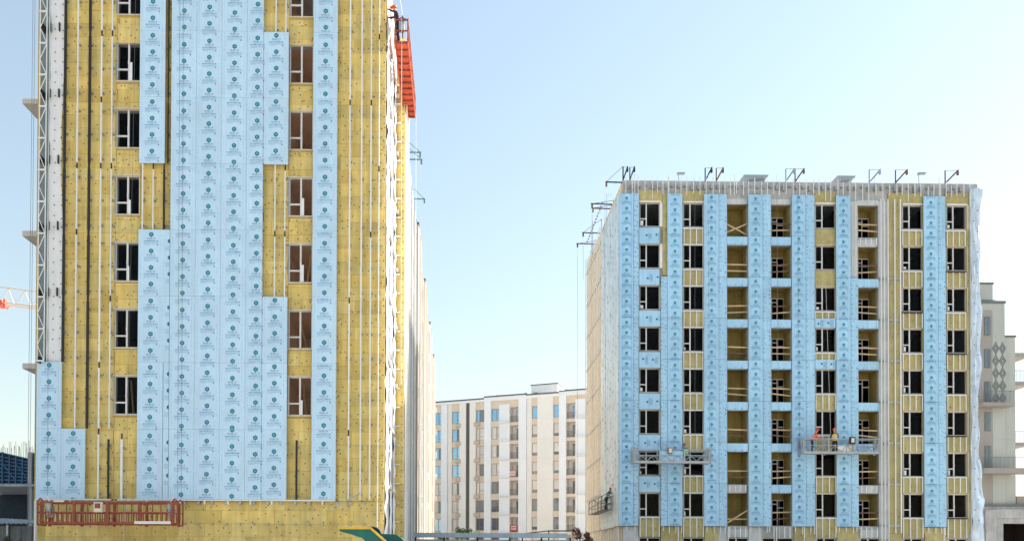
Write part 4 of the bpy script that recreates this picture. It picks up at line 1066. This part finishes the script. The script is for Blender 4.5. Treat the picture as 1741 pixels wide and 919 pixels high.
for (a, b, dz) in steps:
    fbox('parapet', mu(a)+.005, mu(b)-.005, -.02, .9, mz(697, 745)+.9, MT+dz, 'm_white'); fbox('roof_edge', mu(a)+.005, mu(b)-.005, -.1, 1.0, MT+dz+.001, MT+dz+.22, 'm_roof')
piers = [(690, 735.5, 'm_white', 0), (749.7, 760, 'm_white', 0), (760.3, 767.2, 'm_cream', .2), (780.7, 792, 'm_cream', .0), (792.2, 797.8, 'm_dark', .12), (798, 808.2, 'm_cream', 0), (822.8, 834.2, 'm_white', 0), (848.4, 866, 'm_white', .02),
         (881.2, 894.6, 'm_white', -.05), (894.8, 903.2, 'm_cream', .2), (913.2, 940, 'm_cream', .05), (950, 962.2, 'm_white', 0), (978.2, 996.2, 'm_white', .02), (1008.2, 1075, 'm_white', 0)]
for (a, b, m_, v) in piers:
    if b-a > 15 and m_ == 'm_white' and 840 < a < 1000:
        for k in range(9):
            zt = z_w(k)[1]+.6; fbox('facade_panel', mu(a), mu(b), v+(.0 if k % 2 else -.06), .348, zt-2.98, zt, 'm_white')
            z = z_w(k)[0]-.45
            s = fbox('aircon_shelf', mu(a)+.05, mu(b)-.1, v-.5, v-.075, z-.06, z+.03, 'm_white')
            mb = MB()
            for i in range(7): u = mu(a)+.1+(mu(b)-mu(a)-.3)*i/6; mb.box(u-.02, u+.02, v-.5, v-.47, z+.03, z+.42)
            mb.box(mu(a)+.05, mu(b)-.1, v-.51, v-.46, z+.421, z+.47)
            o = mb.build('grille', M['m_white'], far, (0, 0, 0)); 
    else:
        n = 3
        for r_ in range(9):
            zt = mz(697, 745)+.895-3.3*r_
            if zt > .5: fbox('facade_panel', mu(a)+.01, mu(b)-.01, v, .348, max(.02, zt-3.292), zt, m_)
rng = random.Random(11)
for c_, (a, b) in wc.items():
    for k in range(9):
        z0, z1 = z_w(k); u0, u1 = mu(a), mu(b)
        if c_ in 'ab': pm = 'm_blue' if k < 4 else ('m_pale_reflect' if rng.random() < .7 else 'm_blue')
        elif c_ == 'c': pm = ('m_blue', 'm_pale_reflect', 'm_pale_reflect', 'm_pale_reflect', 'm_pale_reflect', 'm_greyglass', 'm_greyglass', 'm_greyglass', 'm_greyglass')[k]
        elif c_ == 'd': pm = ('m_blue', 'm_pale_reflect', 'm_pale_reflect', 'm_pale_reflect', 'm_greyglass', 'm_greyglass', 'm_greyglass', 'm_greyglass', 'm_greyglass')[k]
        else: pm = 'm_blue' if k == 0 else ('m_pale_reflect' if k < 5 else rng.choice(('m_greyglass', 'm_pale_reflect')))
        fr = MB(); v = .42; w = .06
        fr.box(u0, u0+w, v, v+.08, z0, z1).box(u1-w, u1, v, v+.08, z0, z1).box(u0+w, u1-w, v, v+.08, z0, z0+w).box(u0+w, u1-w, v, v+.08, z1-w, z1)
        wide = u1-u0 > 1.15; um = u0+(u1-u0)*(.62 if c_ in 'abd' else .4)
        if wide: fr.box(um-.04, um+.04, v-.01, v+.08, z0+w, z1-w); fr.box(um+.04, u1-w, v+.002, v+.078, z0+.55, z0+.61)
        wn_ = fr.build('window', M['m_frame'], far, (0, 0, 0)); WL[wn_.name] = Vector((0, 0, 0))
        if wide:
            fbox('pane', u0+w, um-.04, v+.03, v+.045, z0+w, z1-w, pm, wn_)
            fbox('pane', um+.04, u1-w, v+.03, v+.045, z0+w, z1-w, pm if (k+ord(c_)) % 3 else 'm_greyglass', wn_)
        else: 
            low = pm == 'm_pale_reflect'
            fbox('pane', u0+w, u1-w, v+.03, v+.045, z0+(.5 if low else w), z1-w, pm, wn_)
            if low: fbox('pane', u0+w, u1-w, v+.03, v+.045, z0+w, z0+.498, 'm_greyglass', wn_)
        if c_ in 'bc':
            ua = u0+(.75 if c_ == 'b' else -.35); s = fbox('aircon_basket', ua, ua+.95, -.02, .34, z0-.75, z0-.1, 'ac')
            mb = MB()
            for i in range(6): mb.box(ua+.05+i*.16, ua+.10+i*.16, -.05, -.021, z0-.7, z0-.15)
            o = mb.build('slat', M['m_beige'], far, (0, 0, 0))
for c_, (a, b) in lg.items():
    for k in range(9):
        z0, z1 = z_w(k); z0 -= .35; z1 += .1; u0, u1 = mu(a), mu(b)
        mb = MB().box(u0-.2, u1+.2, 1.7, 1.9, z0-.1, z1+.1).box(u0-.2, u0-.001, .61, 1.69, z0-.1, z1+.1).box(u1+.001, u1+.2, .61, 1.69, z0-.1, z1+.1).box(u0-.2, u1+.2, .61, 1.69, z0-.25, z0-.1).box(u0-.2, u1+.2, .61, 1.69, z1+.1, z1+.25)
        g = mb.build('loggia', M['m_cream'], far, (0, 0, 0)); WL[g.name] = Vector((0, 0, 0))
        ud0 = u0+(u1-u0)*.5; pm = 'm_blue' if k == 0 else rng.choice(('m_greyglass', 'm_pale_reflect', 'm_greyglass'))
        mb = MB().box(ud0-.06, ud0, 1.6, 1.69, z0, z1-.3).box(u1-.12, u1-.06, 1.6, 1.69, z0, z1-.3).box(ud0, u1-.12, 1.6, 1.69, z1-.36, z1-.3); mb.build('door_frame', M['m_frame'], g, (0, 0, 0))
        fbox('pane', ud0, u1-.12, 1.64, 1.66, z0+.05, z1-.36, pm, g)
        mb = MB()
        n = 12
        for i in range(n+1): u = u0+.02+(u1-u0-.04)*i/n; mb.box(u-.015, u+.015, .36, .39, z0+.02, z0+.95)
        mb.box(u0, u1, .355, .395, z0+.951, z0+1.0); mb.build('railing', M['m_frame'], g, (0, 0, 0))
def banner(px, py, w, h, m_):
    u, z = mu(px), mz(py, px); b = fbox('banner', u-w/2, u+w/2, .28, .30, z-h/2, z+h/2, m_); b_ = b
    mb = MB(); r2 = random.Random(int(px))
    for row in (h*.08, -h*.36):
        x = -w/2+.12
        while x < w/2-.2:
            mb.box(u+x, u+x+.10, .27, .279, z+row, z+row+h*.28)
            if r2.random() < .6: mb.box(u+x+.10, u+x+.16, .27, .279, z+row+(h*.18 if r2.random() < .5 else 0), z+row+h*.07+(h*.18 if r2.random() < .2 else 0))
            x += .2
    o = mb.build('lettering', M['white_ink'], far, (0, 0, 0))
banner(871, 803.5, 1.05, .95, 'banner_faded'); banner(873, 896, 1.25, .95, 'banner')
fbox('roof_house', mu(895), mu(941), 2.5, 8, MT, MT+2.2, 'm_white'); fbox('roof_edge', mu(895)-.1, mu(941)+.1, 2.4, 8.1, MT+2.201, MT+2.35, 'm_roof')
fbox('roof_window', mu(899), mu(907), 2.42, 2.49, MT+.45, MT+1.0, 'm_greyglass')
for q in (886, 958):
    u = mu(q); mb = MB(); pts_ = [(u-.6, 2), (u+.6, 2), (u+.6, 3.2), (u-.6, 3.2)]
    for i in range(4):
        a_, b_ = pts_[i], pts_[(i+1) % 4]; mb.poly([(a_[0], a_[1], MT+.3), (b_[0], b_[1], MT+.3), (u, 2.6, MT+1.25)])
    mb.box(u-.3, u+.3, 2.3, 2.9, MT-.3, MT+.301); mb.build('vent_cowl', M['platform_grey'], far, (0, 0, 0))
for q in (846, 984):
    u = mu(q); mb = MB(); r2 = random.Random(q)
    for i in range(9): mb.bar((u-.8+i*.2, 1.5, MT+.2), (u-.7+i*.18, 1.5+r2.uniform(-.3, .3), MT+.5+r2.uniform(.1, .35)), .22, .3)
    mb.build('roof_ductwork', M['m_roof'], far, (0, 0, 0))

# ================================================================== grey-green block at the right edge
YG = 82.0
def gx(px, py=650): return fx(px, YG, py)
def gz(py): return fz(py, YG, 1705)
rr = empty('apartment_block', (gx(1700), YG, 0), 'grey-green apartment block with a diamond patterned panel and railed balconies', 'building')
def gbox(n, p0, p1, y0, y1, m_, f0=0.0, f1=.3): return pbox(n, rr, gx(p0), gx(p1), YG+f0, YG+f1, gz(y1), gz(y0), M[m_])
gbox('wall', 1600, 1710, 513, 857, 'rr_wall', .12, 12); gbox('wall', 1711, 1730, 570, 857, 'rr_wall', .35, 9); gbox('upper_storey', 1600, 1705, 474, 512.5, 'rr_wall', 1.5, 9)
gbox('roof_edge', 1600, 1711, 511, 515, 'rr_dark', .0, .4); gbox('roof_edge', 1600, 1706, 471.5, 474.5, 'rr_dark', 1.4, 2.2); gbox('roof_edge', 1710.5, 1731.5, 568, 571, 'rr_dark', .25, .8)
o = gbox('roof_railing', 1660, 1700, 506, 507, 'rr_dark', .6, .65)
for k in range(14): gbox('baluster', 1662+k*2.7, 1662.6+k*2.7, 507, 513, 'rr_dark', .6, .63)
for i, (a, b, y0, y1) in enumerate(((1688.5, 1710, 525, 580), (1688.5, 1710, 690, 745), (1688.5, 1710, 746, 797), (1711.5, 1730, 572, 634), (1711.5, 1730, 636, 745), (1711.5, 1730, 747, 797), (1688.5, 1710, 808, 855), (1711.5, 1730, 808, 855), (1670, 1687.5, 808, 855))):
    gbox('facade_panel', a, b, y0, y1, 'rr_wall', .10 if a < 1711 else .33, .118 if a < 1711 else .348)
gbox('window_bay', 1660, 1687.5, 527, 856, 'rr_taupe', .06, .118)
for (y0, y1) in ((538, 570), (593, 625), (648, 683), (700, 732), (757, 795), (520, 522)):
    if y1-y0 > 5:
        w = gbox('window', 1674, 1684.5, y0, y1, 'rr_dark', .02, .055)
        pbox('pane', w, gx(1675), gx(1679.4), YG+.0, YG+.018, gz(y1-1), gz(y0+1), M['m_greyglass']); pbox('pane', w, gx(1680), gx(1683.8), YG+.0, YG+.018, gz(y1-1), gz(y0+1), M['m_greyglass'])
dp = gbox('patterned_panel', 1688, 1711, 581, 687, 'rr_wall', .06, .098)
nC, nR = 2, 5; w_ = (gx(1711)-gx(1688))/nC; h_ = (gz(581)-gz(687))/nR
for i in range(nC):
    for j in range(nR):
        cx, cz = gx(1688)+w_*(i+.5), gz(687)+h_*(j+.5)
        for s in (.98, .66, .34):
            mb = MB(); P4 = [(cx-w_*.5*s, cz), (cx, cz+h_*.5*s), (cx+w_*.5*s, cz), (cx, cz-h_*.5*s)]
            for q in range(4):
                a_, b_ = P4[q], P4[(q+1) % 4]; mb.bar((a_[0], YG+.05, a_[1]), (b_[0], YG+.05, b_[1]), .02, .055)
            mb.build('diamond_slat', M['rr_dark'], dp)
def g_balc(p0, p1, yt, yb, rail_top, f0=-1.1, m_='rr_taupe'):
    s = gbox('balcony_slab', p0, p1, yt, yb, m_, f0, .05)
    x = gx(p0)+.03; z0, z1 = gz(yt), gz(rail_top)
    mb = MB()
    while x < gx(p1)-.02:
        mb.box(x-.012, x+.012, YG+f0+.03, YG+f0+.055, z0, z1); x += .13
    mb.box(gx(p0), gx(p1), YG+f0+.02, YG+f0+.065, z1, z1+.04); mb.build('railing', M['rr_dark'], s)
g_balc(1660, 1713, 687, 693, 668); g_balc(1660, 1741+14, 797, 806, 779)
for (yt, yb, rt, m_) in ((590, 597, 590, 0), (640, 647, 621, 1), (746, 752, 727, 1)):
    s = gbox('balcony_slab', 1730.5, 1775, yt, yb, 'rr_taupe', 2.0, 6.0)
    mb = MB(); z0, z1 = gz(yt), gz(rt); x = gx(1733)
    if m_:
        while x < gx(1775): mb.box(x-.015, x+.015, YG+2.03, YG+2.06, z0, z1); x += .14
        mb.box(gx(1732), gx(1775), YG+2.02, YG+2.07, z1, z1+.05); mb.build('railing', M['rr_dark'], s)
gbox('canopy_edge', 1730.5, 1790, 842, 856, 'rr_taupe', .2, 4)
gbox('plinth_edge', 1600, 1790, 856.5, 860, 'rr_dark', -.2, .3)
mb = MB(); wall_holes(mb, gx(1600), gx(1800), 0, gz(860.2), [(gx(1704), gx(1790), 0.05, gz(889))], YG-.05, YG+.5); mb.build('plinth', M['concrete'], rr)
gbox('plinth_column', 1671, 1690, 866, 940, 'concrete', -.4, -.06); gbox('plinth_beam', 1690, 1800, 865, 880, 'concrete', -.3, -.06)
pbox('garage_back', rr, gx(1640), gx(1900), YG+6, YG+6.2, 0, 8, M['interior']); pbox('garage_side', rr, gx(1790)+.02, gx(1790)+.2, YG+.51, YG+6, 0, gz(860), M['interior']); pbox('garage_ceiling', rr, gx(1600), gx(1790), YG+.51, YG+5.9, gz(875), gz(862), M['concrete'])

# ================================================================== concrete frame with blue formwork (far left)
YK = 66.0
def kx(px): return fx(px, YK, 800)
def kz(py): return fz(py, YK, 30)
fr = empty('concrete_frame', (kx(20), YK, 0), 'dark concrete frame under construction with blue wall formwork and bare rebar on top', 'building')
pbox('floor_slab', fr, kx(-90), kx(75), YK, YK+8, kz(826), kz(822), M['concrete']); pbox('rear_wall', fr, kx(-90), kx(90), YK+7.5, YK+7.8, 0, kz(826.5), M['formwork_dark'])
for q in (-60, 50.5): pbox('column', fr, kx(q)-.12, kx(q)+.12, YK+.1, YK+.5, 0, kz(826.5), M['concrete'])
pbox('column', fr, kx(48), kx(54), YK-.05, YK+.5, kz(821.8), kz(768), M['concrete'])
def form_wall(p0, p1, yl, yr, y1):
    x0, x1 = kx(p0), kx(p1)
    mb = MB(); mb.poly([(x0, YK+.35, kz(y1)), (x1, YK+.35, kz(y1)), (x1, YK+.35, kz(yr)), (x0, YK+.35, kz(yl))]); mb.poly([(x0, YK+.55, kz(yl)), (x1, YK+.55, kz(yr)), (x1, YK+.55, kz(y1)), (x0, YK+.55, kz(y1))])
    f = mb.build('formwork_face', M['formwork_dark'], fr, (x0, YK+.35, kz(y1)))
    n = 9
    for i in range(n):
        t = i/(n-1); MB().bar((x0, YK+.25, kz(y1)+(kz(yl)-kz(y1))*t), (x1, YK+.25, kz(y1)+(kz(yr)-kz(y1))*t), .1, .085).build('waling', M['formwork'], f)
    k = max(2, int((x1-x0)/.5))
    for i in range(k+1):
        t = i/k; x = x0+(x1-x0)*t; MB().bar((x, YK+.15, kz(y1)), (x, YK+.15, kz(yl)+(kz(yr)-kz(yl))*t), .07).build('soldier', M['formwork'], f)
    for i in range(0, k-1, 2):
        a_, b_ = x0+(x1-x0)*i/k, x0+(x1-x0)*(i+2)/k; MB().bar((a_, YK+.08, kz(y1)+1.6), (b_, YK+.08, kz(y1)+.3), .06).build('strut', M['formwork'], f)
form_wall(3, 47.5, 769, 779, 821); form_wall(54.2, 75, 771, 773, 821); form_wall(-60, 2, 775, 768, 821)
mb = MB(); r2 = random.Random(2)
for i in range(46):
    x = kx(-40+i*2.4); mb.bar((x, YK+.6+r2.uniform(0, .4), kz(800)), (x+r2.uniform(-.08, .08), YK+.6, kz(752+r2.uniform(-7, 8))), .022, n=4)
o = mb.build('rebar_rods', M['rust'], fr); o['kind'] = 'stuff'
# corrugated shed in front of it
YS = 52.0
sx = lambda p: fx(p, YS, 890); sz = lambda p: fz(p, YS, 30)
sh = empty('corrugated_shed', (sx(20), YS, 0), 'low grey corrugated shed with a pale sagging roof beside the near block', 'shed')
def roof_fn(u, v): return (sx(-80)+(sx(62)-sx(-80))*u, YS-.3+3.2*v, sz(889)+.04*math.sin(u*110)+(.55)*v-.25*u*v)
sheet('roof', sh, M['shed_light'], roof_fn, 110, 6, .02)
for k in range(16):
    pbox('wall_sheet', sh, sx(-78)+k*.345, sx(-78)+(k+1)*.345-.01, YS+(.0 if k % 2 else .03), YS+.06, 0.02, sz(892)-.05, M['shed'])
for z in (0.9, 1.8, 2.7): pbox('sheeting_rail', sh, sx(-78), sx(61), YS-.05, YS-.005, z, z+.06, M['rr_dark'])
pbox('post', sh, sx(14)-.06, sx(14)+.06, YS-.12, YS-.052, 0, sz(890)-.05, M['grey_steel']); pbox('side_wall', sh, sx(61), sx(61)+.06, YS+.08, YS+2.6, 0.02, sz(892), M['shed'])

def leaf_cluster(name, parent, m, centers, n, size, seed):
    r2 = random.Random(seed); mb = MB()
    for i in range(n):
        c, rad = r2.choice(centers); d = Vector((r2.gauss(0, 1), r2.gauss(0, 1), r2.gauss(0, 1))); d.normalize(); p = Vector(c)+d*rad*r2.random()**.4
        a = Vector((r2.gauss(0, 1), r2.gauss(0, 1), r2.gauss(0, 1))).normalized(); b = a.cross(d+Vector((.01, .02, .03))).normalized(); s = size*r2.uniform(.6, 1.4)
        mb.poly([p-a*s, p+b*s*.45, p+a*s, p-b*s*.45])
    return mb.build(name, m, parent)
def small_tree(base, h, w, m, label, seed, n=1500, size=.08, name='young_tree'):
    e = empty(name, base, label, 'tree'); b = Vector(base); r2 = random.Random(seed)
    mb = MB().bar(b, b+Vector((.05, 0, h*.55)), .10, n=7)
    cs = []
    for i in range(9):
        p = b+Vector((0, 0, h*(.3+.05*i))); q = b+Vector((r2.uniform(-w, w)*.8, r2.uniform(-w, w)*.8, h*r2.uniform(.55, .95))); mb.bar(p, q, .035, n=5); cs.append((tuple(q), w*r2.uniform(.3, .55)))
    mb.build('trunk', M['bark'], e); leaf_cluster('crown', e, m, cs, n, size, seed)
b = PX(990, 919, 63); small_tree((b.x, 63, 0), 4.8, .75, M['leaf'], 'bare-looking young tree with red-brown leaves at the foot of the wool flank', 4)
b = PX(28, 900, 50); small_tree((b.x, 50, 0), 3.6, .7, M['leaf_green'], 'dark leafy bush in front of the corrugated shed', 9, 700, .07)
for i, q in enumerate((752, 783, 791)):
    b = PX(q, 905, 112); small_tree((b.x, 112, 0), 6.6 if i == 0 else 7.2, .9, M['leaf_green'], ('small dark tree top by the white pier of the distant block', 'small dark tree top below the baskets of the distant block', 'small dark tree top under the dark strip of the distant block')[i], 20+i, 900, .12)

# ================================================================== site canopy between the blocks
YN = 54.0
nx = lambda p: fx(p, YN, 910); nzf = lambda p: fz(p, YN, 850)
cn = empty('site_canopy', (nx(840), YN, 0), 'long blue-grey site canopy between the blocks with hoarding panels below its roof', 'canopy')
x0, x1 = nx(704), nx(972); zt = nzf(905)
mb = MB(); mb.poly([(x0, YN, zt-.28), (x1, YN, zt-.28), (x1-.4, YN+.0, zt), (x0, YN, zt)]).poly([(x0, YN, zt), (x1-.4, YN, zt), (x1-.4, YN+3, zt+.12), (x0, YN+3, zt+.12)]).poly([(x0, YN, zt-.28), (x0, YN+3, zt-.2), (x1, YN+3, zt-.2), (x1, YN, zt-.28)]).poly([(x1, YN, zt-.28), (x1, YN+3, zt-.2), (x1-.4, YN+3, zt+.12), (x1-.4, YN, zt)]).poly([(x0, YN+3, zt+.12), (x1-.4, YN+3, zt+.12), (x1, YN+3, zt-.2), (x0, YN+3, zt-.2)])
mb.build('roof', M['canopy'], cn)
for q in (706, 755, 812, 867, 921, 970): pbox('post', cn, nx(q)-.05, nx(q)+.05, YN+.1, YN+.2, 0, zt-.285, M['dark_steel'])
for i, (a, b) in enumerate(((707, 754), (756, 811), (813, 866), (868, 885), (886, 913), (914, 920), (922, 969))):
    pbox('hoarding_panel', cn, nx(a), nx(b), YN+.25+(i % 2)*.02, YN+.3+(i % 2)*.02, 0.05, zt-.42-(.06 if i == 4 else 0), M['green'] if i == 4 else M['canopy_panel'])
gt = PX(935, 901, 72); ge = empty('steel_gate_frame', (gt.x, 72, 0), 'thin dark steel gate frame behind the site canopy', 'frame')
xa, xm, xb = fx(888, 72, 905), fx(933, 72, 901), fx(986, 72, 901); z1 = fz(901.5, 72, 935); z0 = fz(906.5, 72, 890)
MB().bar((xa, 72, z0), (xm, 72, z1), .09).build('beam', M['dark_steel'], ge); MB().bar((xm, 72, z1), (xb, 72, z1), .10).build('beam', M['dark_steel'], ge)
for x in (xa, xm, xb): MB().bar((x, 72, 0), (x, 72, z1 if x != xa else z0), .1).build('post', M['dark_steel'], ge)

# ================================================================== green machine with a yellow-edged hopper
YM = 29.0
def mp(px, py, dy=0): p = PX(px, py, YM); return Vector((p.x, YM+dy, p.z))
hp = empty('hopper_truck', (mp(650, 919).x, YM, 0), 'dark green hopper machine with yellow edge stripe in front of the wool base', 'machine')
prof = [mp(577, 897.5), mp(577, 902), mp(590, 905), mp(600, 908.5), mp(607, 911), mp(615, 913), mp(621, 919), mp(626, 930), mp(668, 930), mp(656, 921), mp(631.5, 898.5)]
mb = MB(); D = 1.6
f = [p for p in prof]; g = [p+Vector((0, D, 0)) for p in prof]
mb.poly(list(reversed(f))); mb.poly(g)
for i in range(len(f)): j = (i+1) % len(f); mb.poly([f[i], f[j], g[j], g[i]])
mb.build('hopper', M['green'], hp)
for (a, b) in (((577.3, 897), (631, 897)), ((630.5, 897.3), (657, 920.5))):
    MB().bar(mp(*a, -.04), mp(*b, -.04), .08, .075).build('edge_stripe', M['yellow'], hp)
mb = MB(); P2 = [mp(640, 903, 1.7), mp(667, 904, 1.7), mp(676, 910, 1.7), mp(686, 920, 1.7), mp(690, 935, 1.7), mp(655, 935, 1.7)]
f = P2; g = [p+Vector((0, 1.2, 0)) for p in P2]; mb.poly(list(reversed(f))); mb.poly(g)
for i in range(len(f)): j = (i+1) % len(f); mb.poly([f[i], f[j], g[j], g[i]])
mb.build('engine_hood', M['green'], hp)
c0 = mp(624, 899, 1.2)
mb = MB(); n = 18
rg = [[c0+Vector((r_*math.cos(2*math.pi*i/n)*1.25-.0, y_, r_*math.sin(2*math.pi*i/n)-.08)) for i in range(n)] for (r_, y_) in ((.12, .55), (.26, .5), (.29, .62), (.29, .85), (.26, .97), (.12, .92))]
for a_, b_ in zip(rg, rg[1:]):
    for i in range(n): j = (i+1) % n; mb.poly([a_[i], a_[j], b_[j], b_[i]])
mb.build('spare_tyre', M['rubber'], hp)
xw0, xw1 = mp(600, 930).x, mp(700, 930).x
pbox('chassis', hp, xw0, xw1, YM+.1, YM+2.2, .75, 1.0, M['dark_steel']); pbox('hopper_support', hp, mp(630, 930).x, mp(680, 930).x, YM+.3, YM+2.0, 1.0, mp(630, 929.5).z, M['green'])
pbox('cab', hp, xw1+.1, xw1+1.5, YM+.1, YM+2.2, .8, 2.4, M['green'])
for x in (xw0+.5, xw1-.4, xw1+.9):
    for y in (YM+.05, YM+2.05):
        mb = MB().bar((x, y, .5), (x, y+.3, .5), 1.0, n=20); w = mb.build('wheel', M['rubber'], hp); MB().bar((x, y-.01, .5), (x, y+.31, .5), .5, n=14).build('rim', M['grey_steel'], w)

# ================================================================== tower crane far behind
YT = 150.0
cr = PX(-420, 919, YT); crane = empty('tower_crane', (cr.x, YT, 0), 'distant tower crane with cream lattice jib and red trolley reaching behind the near block', 'crane')
tA, tB = PX(-420, 425, YT), PX(140, 507, YT); bA, bB = PX(-420, 470, YT), PX(140, 530, YT)
tA, tB = PX(-420, 433, YT), PX(140, 506, YT); bA, bB = PX(-420, 462, YT), PX(140, 533, YT)
o2 = Vector((0, 1.6, 0))
MB().bar(tA, tB, .16).build('top_chord', M['crane_cream'], crane)
for d in (Vector((0, -.8, 0)), Vector((0, .8, 0))): MB().bar(bA+d, bB+d, .2).build('bottom_chord', M['crane_cream'], crane)
N = 20
for i in range(N):
    a_, b_ = i/N, (i+.5)/N; c_ = (i+1)/N
    t0, tm = tA.lerp(tB, b_), None
    for d in (Vector((0, -.8, 0)), Vector((0, .8, 0))):
        MB().bar(bA.lerp(bB, a_)+d, t0, .055).build('brace', M['crane_cream'], crane); MB().bar(bA.lerp(bB, c_)+d, t0, .055).build('brace', M['crane_cream'], crane)
tr = PX(4, 516, YT)
mb = MB().box(tr.x-.7, tr.x+.5, YT-1.1, YT+1.1, tr.z-.55, tr.z+.35).box(tr.x+.5, tr.x+.8, YT-.6, YT+.6, tr.z-.8, tr.z+.7); mb.build('trolley', M['crane_red'], crane)
MB().bar((tr.x-1.2, YT, tr.z-.5), (tr.x-1.2, YT, 18), .06).build('hoist_rope', M['rope'], crane)
zt = bA.z+6
for dx in (-1, 1):
    for dy in (-1, 1): MB().bar((cr.x+dx, YT+dy, 0), (cr.x+dx, YT+dy, zt), .2).build('mast_chord', M['crane_cream'], crane)
for k in range(int(zt/2.5)):
    for dy in (-1, 1): MB().bar((cr.x-1, YT+dy, k*2.5), (cr.x+1, YT+dy, k*2.5+2.5), .1).build('brace', M['crane_cream'], crane)
MB().bar((cr.x, YT, zt), tA.lerp(tB, .5), .08).build('tie_bar', M['rope'], crane)
MB().bar((cr.x, YT, bA.z+.6), (cr.x-14, YT, bA.z+.6), .8).build('counter_jib', M['crane_cream'], crane); MB().box(cr.x-14, cr.x-11, YT-1, YT+1, bA.z-2, bA.z+.2).build('counterweight', M['concrete'], crane)
print('boards', bn, 'objects', len(bpy.data.objects))
